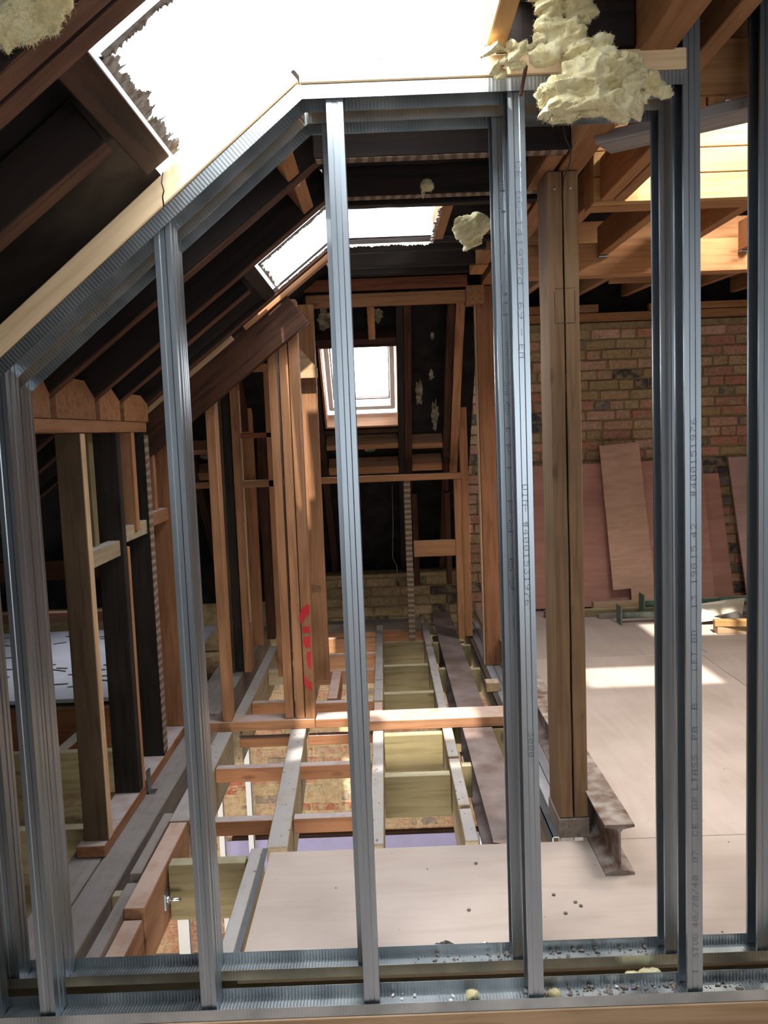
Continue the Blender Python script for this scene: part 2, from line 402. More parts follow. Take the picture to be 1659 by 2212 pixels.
# ------------------------------------------------------------------ brick walls
def brick_variants(tag_, rough):
    out = {}
    for kind, ln in (('s', .215), ('h', .103), ('q', .065)):
        vs = []
        for i in range(4):
            bm = bmesh.new(); add_box(bm, -ln / 2, ln / 2, -.03, .03, -.0325, .0325)
            bmesh.ops.bevel(bm, geom=[e for e in bm.edges], offset=.006, segments=1, affect='EDGES')
            for v in bm.verts: v.co += V((random.uniform(-rough, rough), random.uniform(-.002, .002), random.uniform(-rough, rough)))
            bmesh.ops.recalc_face_normals(bm, faces=bm.faces)
            vs.append(bm_mesh('brick', bm))
        out[kind] = vs
    return out
def brick_wall(parent, x0, x1, z0, z1, yf, mat, variants, single, rng, coarse=.0755, proud=.004):
    rest = bmesh.new(); z = z0 + .0375; r = 0; n = 0
    while z + .03 < z1:
        x = x0 + rng.uniform(-.1, 0) + (r % 2) * .06
        while x < x1:
            k = rng.choice('sshshs') ; ln = {'s': .215, 'h': .103}[k]
            a, b = max(x, x0), min(x + ln, x1)
            if b - a > .05:
                kk = 's' if b - a > .17 else 'h' if b - a > .085 else 'q'
                full = {'s': .215, 'h': .103, 'q': .065}[kk]
                cx = (a + b) / 2; me = rng.choice(variants[kk])
                y = yf + .03 - proud + rng.uniform(-.004, .004); zz = z + rng.uniform(-.003, .003)
                mw = Matrix.Translation((cx, y, zz)) @ Matrix.Rotation(rng.uniform(-.012, .012), 4, 'Y') @ Matrix.Diagonal((min(1.06, (b - a) / full), 1, 1, 1))
                if single(cx, zz) and n < 296:
                    o = bpy.data.objects.new('brick', me); COL.objects.link(o)
                    if not me.materials: me.materials.append(mat)
                    o.matrix_world = mw; o.parent = parent; n += 1
                else:
                    add_box(rest, -full / 2, full / 2, -.03, .03, -.0325, .0325, mtx=mw)
            x += ln + rng.uniform(.009, .014)
        z += coarse; r += 1
    if len(rest.verts):
        bmesh.ops.recalc_face_normals(rest, faces=rest.faces)
        o = link('brickwork', bm_mesh('brickwork', rest), mat, parent); o['kind'] = 'stuff'
    else: rest.free()
    return n
def mortar_bed(name, rects, yf, mat, amp, parent=None, step=.012, hold=None):
    bm = bmesh.new()
    for (x0, x1, z0, z1) in rects:
        nx = max(2, int((x1 - x0) / step)); nz = max(2, int((z1 - z0) / step)); g = []
        for j in range(nz + 1):
            row = []
            for i in range(nx + 1):
                x = x0 + (x1 - x0) * i / nx; zz = z0 + (z1 - z0) * j / nz
                h = noise.noise(V((x * 14, zz * 14, 3))) * .6 + noise.noise(V((x * 45, zz * 45, 9))) * .4
                row.append(bm.verts.new((x, yf - amp * h, zz)))
            g.append(row)
        for j in range(nz):
            for i in range(nx): bm.faces.new((g[j][i], g[j][i + 1], g[j + 1][i + 1], g[j + 1][i]))
        add_box(bm, x0, x1, yf + amp + .004, yf + .22, z0, z1)
    me = bm_mesh(name, bm)
    return link(name, me, mat, parent)
YW = 6.50
wall_far = mortar_bed('wall_far', [(.60, 3.4, -.26, 2.14), (-.75, .60, -.25, .30)], YW + .010, M['mortar'], .006, step=.016); tag(wall_far, kind='structure')
rng = random.Random(11)
bv = brick_variants('a', .0022)
def showing(x, z): return (z > .9 and 1.0 < x < 2.95) or (.62 < x < .80) or (2.45 < x < 2.75)
brick_wall(wall_far, .60, 3.4, -.02, 2.13, YW, M['brick'], bv, showing, rng)
low_end = tag(boxes('wall_end', [(-3.2, -.75, YW + .02, YW + .22, -.25, .12)], M['mortar']), kind='structure')
bvo = brick_variants('o', .003)
brick_wall(low_end, -.75, .58, -.25, .29, YW, M['brick_ochre'], bvo, lambda x, z: True, rng, proud=.006)
wall_lower = mortar_bed('wall_lower', [(-2.3, 1.2, -2.7, -.26)], YW + .001, M['mortar_low'], .013, step=.013); tag(wall_lower, kind='structure')
bv2 = brick_variants('b', .004)
brick_wall(wall_lower, -2.3, 1.2, -2.7, -.28, YW, M['brick_low'], bv2, lambda x, z: -1.75 < x < .35 and -1.95 < z < -.3, rng, proud=.001)

# ------------------------------------------------------------------ shell: roof, ceiling, outer walls
K = .77
def sl(x): return 2.23 + K * (x + .16)                    # underside of the rafters of the left slope
nrm = V((-K, 0, 1)).normalized(); sdir = V((1, 0, K)).normalized()
def slope_slab(x0, x1, y0, y1, off, th):
    """piece of the sloping roof between two x and two y, `off` above the rafter undersides"""
    c = []
    for x, o in ((x0, off), (x1, off), (x1, off + th), (x0, off + th)):
        c.append(V((x, 0, sl(x))) + nrm * o)
    return c, y0, y1
def add_prism(bm, c, y0, y1):
    a = [bm.verts.new((p.x, y0, p.z)) for p in c]; b = [bm.verts.new((p.x, y1, p.z)) for p in c]
    n = len(c); bm.faces.new(a); bm.faces.new(b[::-1])
    for i in range(n): bm.faces.new((a[i], b[i], b[(i + 1) % n], a[(i + 1) % n]))
bm = bmesh.new()
HX = -.475; XR = -.10
for args in ((-3.3, HX, -1.8, 6.6), (HX, XR, -1.8, 1.40), (HX, XR, 2.50, 3.16), (HX, XR, 4.40, 6.6)):
    add_prism(bm, *slope_slab(*args, .105, .03))
bmesh.ops.recalc_face_normals(bm, faces=bm.faces)
roof_l = tag(link('ceiling_slope', bm_mesh('ceiling_slope', bm), M['felt']), kind='structure')
DZ = 2.335
flat = []
for (x0, x1, y0, y1) in ((-.19, .30, -1.8, 1.40), (-.19, .30, 2.50, 3.16), (-.19, .30, 4.40, 5.2), (.30, .62, -1.8, 5.2)):
    flat.append((x0, x1, y0, y1, DZ, DZ + .03))
ceil_flat = tag(boxes('ceiling_flat', flat, M['felt']), kind='structure')
# dormer deck on the right with its two openings
dk = []
OX0, OX1, OY0, OY1 = .95, 1.66, 2.60, 3.20
DK = 2.50
for (x0, x1, y0, y1) in ((.60, 3.5, -1.8, OY0), (.60, OX0, OY0, OY1), (OX1, 3.5, OY0, OY1), (.60, 3.5, OY1, 3.62), (.60, 1.62, 3.62, 4.0), (2.25, 3.5, 3.62, 4.0), (.60, 3.5, 4.0, 6.7)):
    dk.append((x0, x1, y0, y1, DK, DK + .04))
dk.append((.60, .63, -1.8, 6.6, DZ, DK))
deck = tag(boxes('ceiling_deck', dk, M['felt']), kind='structure')
# hip (rear slope) felt with the roof window opening
def hz(y): return 2.2 - (y - 4.95) * 1.156               # underside of the hip rafters
hd = V((0, -1, 1.156)).normalized(); hn = V((0, 1.156, 1)).normalized()
WX0, WX1 = -.368, .118; WZ0, WZ1 = 1.42, 1.905
def add_hip(bm, x0, x1, za, zb, off, th):
    c = []
    for z, o in ((za, off), (zb, off), (zb, off + th), (za, off + th)):
        y = 4.95 + (2.2 - z) / 1.156; c.append(V((0, y, z)) + hn * o)
    a = [bm.verts.new((x0, p.y, p.z)) for p in c]; b = [bm.verts.new((x1, p.y, p.z)) for p in c]
    bm.faces.new(a); bm.faces.new(b[::-1])
    for i in range(4): bm.faces.new((a[i], b[i], b[(i + 1) % 4], a[(i + 1) % 4]))
bm = bmesh.new()
for (x0, x1, za, zb) in ((-2.6, -.42, .0, 2.10), (-.42, WX0, .0, 2.22), (WX1, .60, .0, 2.22), (WX0, WX1, .0, WZ0), (WX0, WX1, WZ1, 2.22)):
    add_hip(bm, x0, x1, za, zb, .10, .03)
bmesh.ops.recalc_face_normals(bm, faces=bm.faces)
hip = tag(link('ceiling_hip', bm_mesh('ceiling_hip', bm), M['felt']), kind='structure')
# outer walls
tag(boxes('wall_right', [(3.4, 3.6, -1.8, 6.7, -.02, 2.5)], M['plaster']), kind='structure')
tag(boxes('wall_left', [(-3.3, -3.15, -1.8, 6.7, -.3, .05)], M['mortar']), kind='structure')
tag(boxes('wall_behind', [(-3.3, -.5, -2.0, -1.8, -.1, 2.6), (2.0, 3.5, -2.0, -1.8, -.1, 2.6), (-.5, 2.0, -2.0, -1.8, -.1, .75), (-.5, 2.0, -2.0, -1.8, 1.95, 2.6)], M['plaster']), kind='structure')
tag(boxes('wall_basement', [(-3.4, -3.2, -.2, 6.7, -2.75, -.30), (3.4, 3.6, -.2, 6.7, -2.75, -.02), (-3.4, 3.6, -.2, 0, -2.75, -.3), (1.2, 3.5, YW, 6.7, -2.75, -.26), (-3.3, -2.3, YW, 6.7, -2.75, -.2)], M['plaster']), kind='structure')
tag(boxes('floor_lower', [(-3.4, 3.6, -.2, 6.7, -2.75, -2.70)], M['concrete']), kind='structure')
# added out-of-view boards that block the sun above the two cut openings
s1 = sheet('sun_blocker', [(-.75, .70, 2.66), (.45, .70, 2.66), (.45, 1.51, 2.66), (-.75, 1.51, 2.66)], .004, M['white'])
tag(s1, 'unseen white board added above the roof to block sun before the near opening', 'board')
s2 = sheet('sun_blocker', [(-.45, 2.90, 2.43), (.35, 2.90, 2.43), (.35, 4.10, 2.43), (-.45, 4.10, 2.43)], .004, M['white'])
tag(s2, 'unseen white board added above the roof to block sun before the far opening', 'board')
s3 = sheet('sun_blocker', [(-.40, 3.34, 2.75), (.45, 3.34, 2.75), (.45, 4.25, 2.75), (-.40, 4.25, 2.75)], .004, M['white'])
tag(s3, 'unseen white board added higher above the roof to block sun at the far opening', 'board')
tag(boxes('wall_gable', [(-3.3, -.75, 6.53, 6.7, .1, 1.2)], M['felt']), kind='structure')
tag(boxes('wall_upstand', [(.60, 3.4, 6.52, 6.6, 2.14, 2.5), (.58, .60, 5.05, 6.6, 2.0, 2.5)], M['felt']), kind='structure')
tag(boxes('floor_eaves', [(-3.2, -1.15, -.1, 6.5, -.46, -.42)], M['mortar']), kind='structure')

# ------------------------------------------------------------------ plywood floor
floor = bpy.data.objects.new('floor', None); COL.objects.link(floor); floor['kind'] = 'structure'
def ply_piece(x0, x1, y0, y1, z1=0.0):
    g = .0016
    o = bx('plywood_sheet', x0 + g, x1 - g, y0 + g, y1 - g, z1 - .018, z1, M['ply'], parent=floor, bev=.0012)
    return o
ply_piece(-.432, 2.0, 2.10, 2.768); ply_piece(2.0, 3.4, 2.10, 2.768)
ply_piece(.63, 1.85, 2.768, 5.02); ply_piece(1.85, 3.4, 2.768, 5.02); ply_piece(.66, 1.9, 5.02, YW); ply_piece(1.9, 3.4, 5.02, YW)
ply_piece(-3.2, -.9, -1.8, 1.93, -.07); ply_piece(-.9, 1.0, -1.8, 1.93, -.07); ply_piece(1.0, 3.4, -1.8, 1.93, -.07)
bx('floor_joist', .75, 3.4, 2.80, 2.85, -.22, -.019, M['joist'], parent=floor)
boxes('floor_joist', [(.70, .75, 2.85, YW, -.22, -.019), (1.4, 1.45, 2.85, YW, -.22, -.019), (2.2, 2.25, 2.85, YW, -.22, -.019), (3.0, 3.05, 2.85, YW, -.22, -.019)], M['joist'], floor)

# ------------------------------------------------------------------ the metal stud partition
SEG = {}
FONT = {'0': '0E11131519110E', '1': '040C040404040E', '2': '0E11010204081F', '3': '1F02040201110E', '4': '02060A121F0202', '5': '1F101E0101110E',
        '6': '0608101E11110E', '7': '1F010204080808', '8': '0E11110E11110E', '9': '0E11110F01020C', 'A': '0E11111F111111', 'B': '1E11111E11111E',
        'C': '0E11101010110E', 'D': '1E11111111111E', 'E': '1F10101E10101F', 'H': '1111111F111111', 'I': '0E04040404040E', 'L': '1010101010101F',
        'N': '11191513111111', 'P': '1E11111E101010', 'S': '0F10100E01011E', 'T': '1F040404040404', 'U': '1111111111110E', 'X': '11110A040A1111',
        'G': '0F10101711110F', 'R': '1E11111E141211', 'd': '01010F11111 10F'.replace(' ', ''), '#': '0A0A1F0A1F0A0A', '-': '0000001F000000', '/': '01010204081010',
        '+': '0004041F040400', '.': '00000000000C0C', ' ': '00000000000000'}
def dot_print(parent, text, x, y, z0, pitch, up=True, mirror=False, cw=.012):
    """dot-matrix print running up (or down) a stud flange at plane y"""
    bm = bmesh.new(); s = cw / 7; dz = pitch / 7
    z = z0
    for ch in text:
        g = FONT.get(ch, FONT[' ']); rows = [int(g[i * 2:i * 2 + 2], 16) for i in range(7)]
        for r in range(7):
            for c in range(5):
                if rows[r] >> (4 - c) & 1:
                    u = (r - 3) * s * 1.25                       # across the flange
                    v = (c * dz) if up else (-c * dz)
                    u = u if up else -u
                    if mirror: u = -u
                    bmesh_quad(bm, x + u, y - .0006, z + v, s * .42, dz * .30)
        z += pitch if up else -pitch
    me = bm_mesh('printed_text', bm)
    return link('printed_text', me, M['ink'], parent)
def bmesh_quad(bm, x, y, z, a, b):
    bm.faces.new([bm.verts.new(p) for p in ((x - a, y, z - b), (x + a, y, z - b), (x + a, y, z + b), (x - a, y, z + b))])
def c_stud(name, x, y, z0, z1, label, slope_cut=False, w_=.037, d=.070, group=None):
    """C-section stud, open to the left: front flange at y, web at x+w_"""
    t = .0014
    pr = [(.0, .009), (.0, 0), (w_ * .30, 0), (w_ * .36, .0012), (w_ * .64, .0012), (w_ * .70, 0), (w_, 0), (w_, .016), (w_ - .0022, .019), (w_ - .0022, .031), (w_, .034),
          (w_, .050), (w_ - .0018, .053), (w_, .056), (w_, d), (0, d), (0, d - .009)]
    pts = [V((a, b, 0)) for a, b in pr]; off = []
    for i, p in enumerate(pts):
        n = V((0, 0, 0))
        for q, r in ((i - 1, i), (i, i + 1)):
            if q >= 0 and r < len(pts):
                e = (pts[r] - pts[q]).normalized(); n += V((-e.y, e.x, 0))
        off.append(p + n.normalized() * t)
    bm = bmesh.new(); loop = pts + off[::-1]
    def zt(a): return z1 + (slope_cut * a if slope_cut else 0)
    lo = [bm.verts.new((x + p.x, y + p.y, z0)) for p in loop]; hi = [bm.verts.new((x + p.x, y + p.y, zt(p.x))) for p in loop]
    k = len(loop)
    for i in range(k): bm.faces.new((lo[i], lo[(i + 1) % k], hi[(i + 1) % k], hi[i]))
    n2 = len(pts)
    for i in range(n2 - 1):
        bm.faces.new((hi[i], hi[i + 1], hi[k - 2 - i], hi[k - 1 - i])); bm.faces.new((lo[i + 1], lo[i], lo[k - 1 - i], lo[k - 2 - i]))
    bmesh.ops.recalc_face_normals(bm, faces=bm.faces)
    o = link(name, bm_mesh(name, bm), M['galv']); tag(o, label, 'metal stud', group)
    return o
def screw(parent, x, y, z, r=.0042, axis='Y'):
    bm = bmesh.new(); bmesh.ops.create_uvsphere(bm, u_segments=8, v_segments=5, radius=r)
    for v in bm.verts: v.co = V((v.co.x + x, v.co.y * .5 + y, v.co.z + z))
    o = link('screw_head', bm_mesh('screw_head', bm), M['foil'], parent); return o
PS = .815                                                   # pitch of the sloping head of the partition
def head(x): return 2.128 + min(0, (x + .157)) * PS          # underside of the head track's web
YF, YB = 1.948, 2.098
F1 = 'studs of the front row'
fr = []
for x, lab, top in ((-1.023, 'outermost left metal stud of the front row, short under the slope', None),
                    (-.879, 'front-row metal stud in the left corner standing under the low end of the slope', None),
                    (-.489, 'front-row metal stud with a screw at its head under the sloping track', None),
                    (-.095, 'front-row metal stud in the middle, glaring white at its top', None),
                    (.302, 'front-row metal stud with dotted print, left of the bolted timber post', None),
                    (.686, 'tall front-row metal stud with long dotted print, rising past the head track', 2.35)):
    o = c_stud('metal_stud', x, YF, .004, top or head(x) + .02, lab, slope_cut=(PS if x < -.2 else False)); fr.append(o)
    screw(o, x + .022, YF - .002, .010)
    if x > -1 and x < .6: screw(o, x + (.005 if x < -.3 else .02), YF - .003, head(x) + .028)
for x, lab, top in ((-1.03, 'back-row metal stud behind the outermost left stud', None),
                    (-.910, 'back-row metal stud hard behind the left corner stud', None),
                    (-.514, 'back-row metal stud hidden behind the stud with the screw at its head', None),
                    (-.114, 'back-row metal stud peeping out left of the middle front stud', None),
                    (.287, 'back-row metal stud with a small hole, left behind the dotted-print stud', None),
                    (.682, 'back-row metal stud left behind the tall printed stud, blue reflection', 2.17),
                    (.920, 'dark metal stud at the right edge of the picture', 2.45)):
    o = c_stud('metal_stud', x, YB, .004, top or head(x) + .02, lab, slope_cut=(PS if x < -.2 else False))
    if .2 < x < .4: dot_print(o, '- 69 Pd 14195 - DC - CE', x + .022, YB, .9, .048, up=True)
    if x > .6: screw(o, x + .02, YB - .002, .012)
def print_run(o, x, items, up):
    for text, py, px, pitch in items:
        z = at(px, py, Y=YF).z
        dot_print(o, text, x, YF, z, pitch, up=up, cw=.011)
print_run(fr[4], .302 + .0195, (('CE', 350, 1110, .021), ('DC', 415, 1110, .021), ('-14195', 455, 1112, .021), ('Pd', 580, 1115, .021), ('69', 655, 1118, .021), ('-', 712, 1118, .021), ('EN', 745, 1120, .018),
                                ('DIN', 1048, 1125, .018), ('-', 1095, 1128, .018), ('#4001531976', 1128, 1130, .0182), ('3000', 1582, 1142, .0165)), False)
print_run(fr[5], .686 + .0195, (('I', 2104, 1492, .017), ('STUD', 2068, 1492, .016), ('40/70/40', 2003, 1491, .0168), ('07', 1862, 1490, .017), ('CE', 1806, 1488, .019), ('DP', 1748, 1487, .018),
                                ('LTASS', 1706, 1487, .018), ('PA', 1598, 1486, .018), ('B', 1532, 1485, .02), ('LETOBD', 1448, 1484, .0165), ('13', 1315, 1483, .018), ('198', 1262, 1482, .018), ('15', 1208, 1481, .018), ('42', 1160, 1481, .018),
                                ('#400151976', 1072, 1480, .0182)), True)
def u_track(name, y0, y1, x0, x1, z, up, label, lip=.026, mat=None, x_dir=V((1, 0, 0)), org=V((0, 0, 0))):
    """U-channel; lips rise (up=1) or hang (up=-1)"""
    bm = bmesh.new(); t = .0012
    rows = [(y0, z + up * lip), (y0, z), (y0 + (y1 - y0) * .35, z), (y0 + (y1 - y0) * .38, z + up * .002), (y0 + (y1 - y0) * .62, z + up * .002), (y0 + (y1 - y0) * .65, z), (y1, z), (y1, z + up * lip)]
    off = [(y0 + t, z + up * lip), (y0 + t, z + up * t)] + [(y, zz + up * t) for y, zz in rows[2:6]] + [(y1 - t, z + up * t), (y1 - t, z + up * lip)]
    loop = rows + off[::-1]
    k = len(loop)
    a = [bm.verts.new((x0, p[0], p[1])) for p in loop]; b = [bm.verts.new((x1, p[0], p[1])) for p in loop]
    for i in range(k): bm.faces.new((a[i], a[(i + 1) % k], b[(i + 1) % k], b[i]))
    for i in range(len(rows) - 1):
        bm.faces.new((a[i], a[i + 1], a[k - 2 - i], a[k - 1 - i])); bm.faces.new((b[i + 1], b[i], b[k - 1 - i], b[k - 2 - i]))
    bmesh.ops.recalc_face_normals(bm, faces=bm.faces)
    return bm
def track(name, bm, label, mtx=None):
    o = link(name, bm_mesh(name, bm), M['track'], mw=mtx); return tag(o, label, 'metal track')
track('floor_track', u_track('t', 1.940, 2.020, -1.7, 2.2, 0.0, 1, '', lip=.027), 'nearer galvanised floor track with rubble lying in it')
tb = track('floor_track', u_track('t', 2.090, 2.170, -1.7, 2.2, 0.0, 1, '', lip=.027), 'farther galvanised floor track along the plywood edge')
track('head_track', u_track('t', 1.940, 2.020, -.157, .69, 2.142 + .012, -1, '', lip=.030), 'front level head track, glaring in the light of the roof opening')
track('head_track', u_track('t', 2.090, 2.170, -.157, .69, 2.142 + .012, -1, '', lip=.030), 'back level head track behind the glaring one')
Ls = 1.95; th = math.atan(PS)
mt = Matrix.Translation((-.157, 0, 2.154)) @ Matrix.Rotation(math.pi, 4, 'Z') @ Matrix.Rotation(th, 4, 'Y')
for (y0, y1, lab) in ((1.940, 2.020, 'front sloping head track running down to the left'), (2.090, 2.170, 'back sloping head track behind the front sloping one')):
    track('head_track', u_track('t', -y1, -y0, 0, Ls, 0, -1, '', lip=.030), lab, mt)
# timbers the tracks are fixed to
bx('head_timber', -.15, .69, 1.935, 2.18, 2.155, 2.200, M['track_timber'], label='pale level timber on which the head tracks are screwed', cat='timber')
sx = V((1, 0, PS)).normalized(); sn = V((-PS, 0, 1)).normalized()
p1 = V((-.157, 2.058, 2.154)) + sn * .028 + sx * .008
beam('head_timber', p1 - sx * 1.95, p1, .245, .052, M['track_timber'], up=sn, label='long pale knotty timber running down along the sloping head track', cat='timber')
bx('floor_timber', -1.7, 2.4, 1.937, 2.021, -.075, -.002, M['pine_pale'], label='timber under the nearer floor track, running along its front', cat='timber')
bx('floor_timber', -1.7, 2.4, 2.024, 2.155, -.085, -.036, M['treated'], label='greenish treated timber in the gap of the two floor tracks', cat='timber')
bx('floor_timber', -1.7, 2.4, 1.938, 2.175, -.13, -.078, M['joist'], label='bearer under the partition, mostly out of sight', cat='timber')

# ------------------------------------------------------------------ left slope rafters
def rafter(y, x0, x1, label, mat='soot', wd=.05, dp=.10, off=0.0, rough=.002):
    a = V((x0, y, sl(x0))) + nrm * (dp / 2 + off); b = V((x1, y, sl(x1))) + nrm * (dp / 2 + off)
    o = beam('rafter', a, b, wd, dp, M[mat], up=nrm, label=label, cat='rafter', rough=rough)
    a = V((x0, y, sl(x0))) + nrm * (off - .0025); b = V((x1, y, sl(x1))) + nrm * (off - .0025)
    beam('underside', a, b, wd - .004, .005, M['edge'], up=nrm, parent=o, rough=.0015, bev=0)
    return o
rafter(1.325, -2.2, -.13, 'dark rafter partly covered by mineral wool in the top left corner')
rafter(1.385, -2.2, -.13, 'dark brown rafter along the near edge of the near roof opening')
rafter(1.705, -2.4, -.505, 'dark rafter stopped against the trimmer of the near opening')
rafter(2.32, -3.1, -.13, 'dark rafter seen just above the partition head')
rafter(2.72, -3.1, -.13, 'thin-edged rafter landing leftmost on the knee wall plate')
rafter(3.145, -3.1, -.13, 'broad brown rafter on the near side of the far opening')
rafter(3.44, -3.1, -.50, 'dark rafter stopped below the far opening')
rafter(3.84, -3.1, -.13, 'rafter on the far side of the far opening', dp=.022)
# trimmers along y under the openings
def trimmer(x, y0, y1, mat, label, wd=.05, dp=.10):
    c = V((x, 0, sl(x))) + nrm * dp / 2
    return beam('trimmer', V((c.x, y0, c.z)), V((c.x, y1, c.z)), wd, dp, M[mat], up=nrm, label=label, cat='trimmer')
trimmer(-.466, 1.41, 1.94, 'old', 'dark trimmer at the lower edge of the near roof opening', wd=.065)
trimmer(-.462, 3.17, 3.81, 'sooty', 'blackened trimmer with nail heads at the lower edge of the far opening', wd=.055)
# pale noggings on the slope near the ridge
c = V((-.215, 0, sl(-.215)))
beam('nogging', V((-.235, 2.345, sl(-.235))) + nrm * .05, V((-.235, 2.695, sl(-.235))) + nrm * .05, .045, .09, M['roof_pine'], up=nrm, label='light nogging high on the slope between the first two rafters beyond the partition', cat='nogging')
beam('nogging', V((-.225, 2.745, sl(-.225))) + nrm * .05, V((-.225, 3.118, sl(-.225))) + nrm * .05, .045, .09, M['roof_pine'], up=nrm, label='light nogging high on the slope next to the far opening', cat='nogging')
beam('nogging', V((-.20, 4.0, sl(-.20))) + nrm * .018, V((-.20, 4.30, sl(-.20))) + nrm * .018, .045, .035, M['roof_pine'], up=nrm, label='light nogging just past the far opening', cat='nogging')
# the dark doubled diagonal rafter over the cross wall, with a light packing board
def dg(x): return sl(x)
a = V((-1.16, 3.935, sl(-1.16) - .112)); b = V((-.36, 3.935, sl(-.36) - .112))
beam('diagonal_rafter', a, b, .045, .165, M['old_red'], up=nrm, label='deep dark brown diagonal timber sloping down to the knee wall', cat='rafter', rough=.002)
a = V((-1.12, 3.93, sl(-1.12) - .004)); b = V((-.62, 3.93, sl(-.62) - .004))
beam('packing_board', V((-1.10, 3.918, sl(-1.10) + .002)), V((-.66, 3.918, sl(-.66) + .002)), .04, .040, M['pine_pale'], up=nrm, label='light packing board with a square end on top of the diagonal timber', cat='board')
beam('packing_board', V((-.60, 3.925, sl(-.60) - .012)), V((-.17, 3.925, sl(-.17) - .012)), .045, .022, M['pine'], up=nrm, label='thin strip nailed under the far-side rafter near the ridge', cat='board')

# ------------------------------------------------------------------ knee wall
XK = -1.02
bx('wall_plate', XK - .10, XK, 2.2, 3.735, 1.432, 1.475, M['pine'], label='light top plate of the knee wall', cat='plate')
def knee(y, mat, label, wd=.10, th_=.047, x1=XK, z0=0.0, z1=1.431):
    return bx('wall_stud', x1 - wd, x1, y, y + th_, z0, z1, M[mat], label=label, cat='stud')
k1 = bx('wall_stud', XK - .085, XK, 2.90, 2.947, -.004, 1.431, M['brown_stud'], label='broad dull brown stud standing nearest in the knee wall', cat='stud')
bx('clean_lit_edge', XK + .0005, XK + .0035, 2.903, 2.944, .0, 1.428, M['pine_pale'], parent=k1, bev=0)  # pale strip: unstained edge, with the light falling on it painted in
knee(3.30, 'sooty', 'blackened knee wall stud, second from the near end')
knee(3.69, 'sooty', 'blackened stud with pale lath marks down its edge')
knee(4.075, 'pine_orange', 'broad orange stud at the far end of the knee wall', wd=.135, z1=1.46)
bx('wall_stud', XK - .022, XK - .001, 3.35, 3.385, .0, .98, M['pine'], label='thin light strip fixed behind the second knee wall stud', cat='stud')
b_ = bx('lath_strip', XK - .003, XK + .004, 3.684, 3.69 + .049, .01, 1.42, M['lath'], parent=None, label='strip of lath marks on the edge of the blackened stud', cat='lath')
bx('wall_stud', XK - .125, XK - .045, 3.12, 3.165, .99, 1.431, M['treated'], label='short greenish cripple stud above the sloping rail', cat='stud')
bx('wall_stud', XK - .08, XK - .0, 3.50, 3.545, 1.03, 1.431, M['pine'], label='short pale cripple stud with a red foot', cat='stud')
bx('wall_stud', XK - .115, XK - .03, 3.92, 3.96, 1.05, 1.431, M['pine_orange'], label='short orange cripple stud by the last stud', cat='stud')
bx('rail', XK - .06, XK - .012, 2.95, 3.30, .955, 1.015, M['joist'], label='rough rail with plaster marks, nearer half', cat='rail')
bx('rail', XK - .06, XK - .012, 3.35, 3.69, .995, 1.055, M['joist'], label='rough rail with plaster marks, middle part', cat='rail')
bx('rail', XK - .06, XK - .012, 3.74, 4.07, 1.015, 1.075, M['pine_orange'], label='orange rail between the last two knee wall studs', cat='rail')
bx('offcut_block', XK - .07, XK - .006, 3.352, 3.385, .76, .85, M['pine'], label='square light block nailed beside the second stud', cat='block')
sp = bx('sole_plate', XK - .10, XK, 2.86, 4.14, -.043, -.002, M['pine_orange'], label='orange-edged sole plate of the knee wall', cat='plate')
# blocks between rafters on the plate
for i, (y0, y1) in enumerate(((2.345, 2.695), (2.745, 3.12), (3.17, 3.415), (3.465, 3.815))):
    bm = bmesh.new(); x0, x1 = XK - .055, XK - .012
    ys = [y0, y0 + .0, y1 - .10 if i else y1 - .08, y1, y1]; zs = [1.478, 1.625 - .012 * i, 1.625 - .012 * i, 1.555, 1.478]
    a = [bm.verts.new((x1, y, z)) for y, z in zip(ys, zs)]; b = [bm.verts.new((x0, y, z)) for y, z in zip(ys, zs)]
    bm.faces.new(a); bm.faces.new(b[::-1])
    for k in range(5): bm.faces.new((a[k], b[k], b[(k + 1) % 5], a[(k + 1) % 5]))
    bmesh.ops.recalc_face_normals(bm, faces=bm.faces)
    o = link('eaves_block', bm_mesh('eaves_block', bm), M['pine'])
    tag(o, ('leftmost', 'second', 'third', 'farthest')[i] + ' pale clipped block between the rafter feet on the plate', 'block')
# double bearer under the knee wall
bx('bearer', -1.145, -1.035, 2.18, 4.2, -.24, -.046, M['grey'], label='left one of the two dusty grey bearers under the knee wall', cat='joist')
bx('bearer', -1.030, -.925, 2.18, 4.2, -.24, -.046, M['grey'], label='right one of the two dusty grey bearers under the knee wall', cat='joist')
# eaves space beyond the knee wall
bx('eaves_joist', -3.1, -1.16, 3.1, 3.15, -.22, -.05, M['treated'], label='greenish joist crossing the eaves space, nearer', cat='joist')
bx('eaves_joist', -3.1, -1.16, 3.9, 3.95, -.25, -.05, M['treated'], label='greenish joist crossing the eaves space, farther', cat='joist')
bx('eaves_joist', -3.1, -1.16, 4.50, 4.56, -.40, -.03, M['pine_orange'], label='orange joist under the edge of the pale board', cat='joist')
wb = sheet('insulation_board', [(-2.9, 4.52, .0), (-1.25, 4.52, .0), (-1.25, 6.1, .02), (-2.9, 6.1, .02)], .02, M['white_board'], normal=(0, 0, 1)); tag(wb, 'pale lilac-white board with pencil strokes lying in the eaves', 'board')
bm = bmesh.new(); rr = random.Random(3)
for i in range(60):
    x = rr.uniform(-2.75, -1.5); y = rr.uniform(4.7, 6.0); l = rr.uniform(.04, .14); an = rr.uniform(-.5, .5)
    dx, dy = math.cos(an) * l / 2, math.sin(an) * l / 2
    bm.faces.new([bm.verts.new(p) for p in ((x - dx, y - dy, .024 + (y - 4.5) * .0127), (x + dx, y + dy, .024 + (y - 4.5) * .0127), (x + dx, y + dy + .016, .024 + (y - 4.5) * .0127), (x - dx, y - dy + .016, .024 + (y - 4.5) * .0127))])
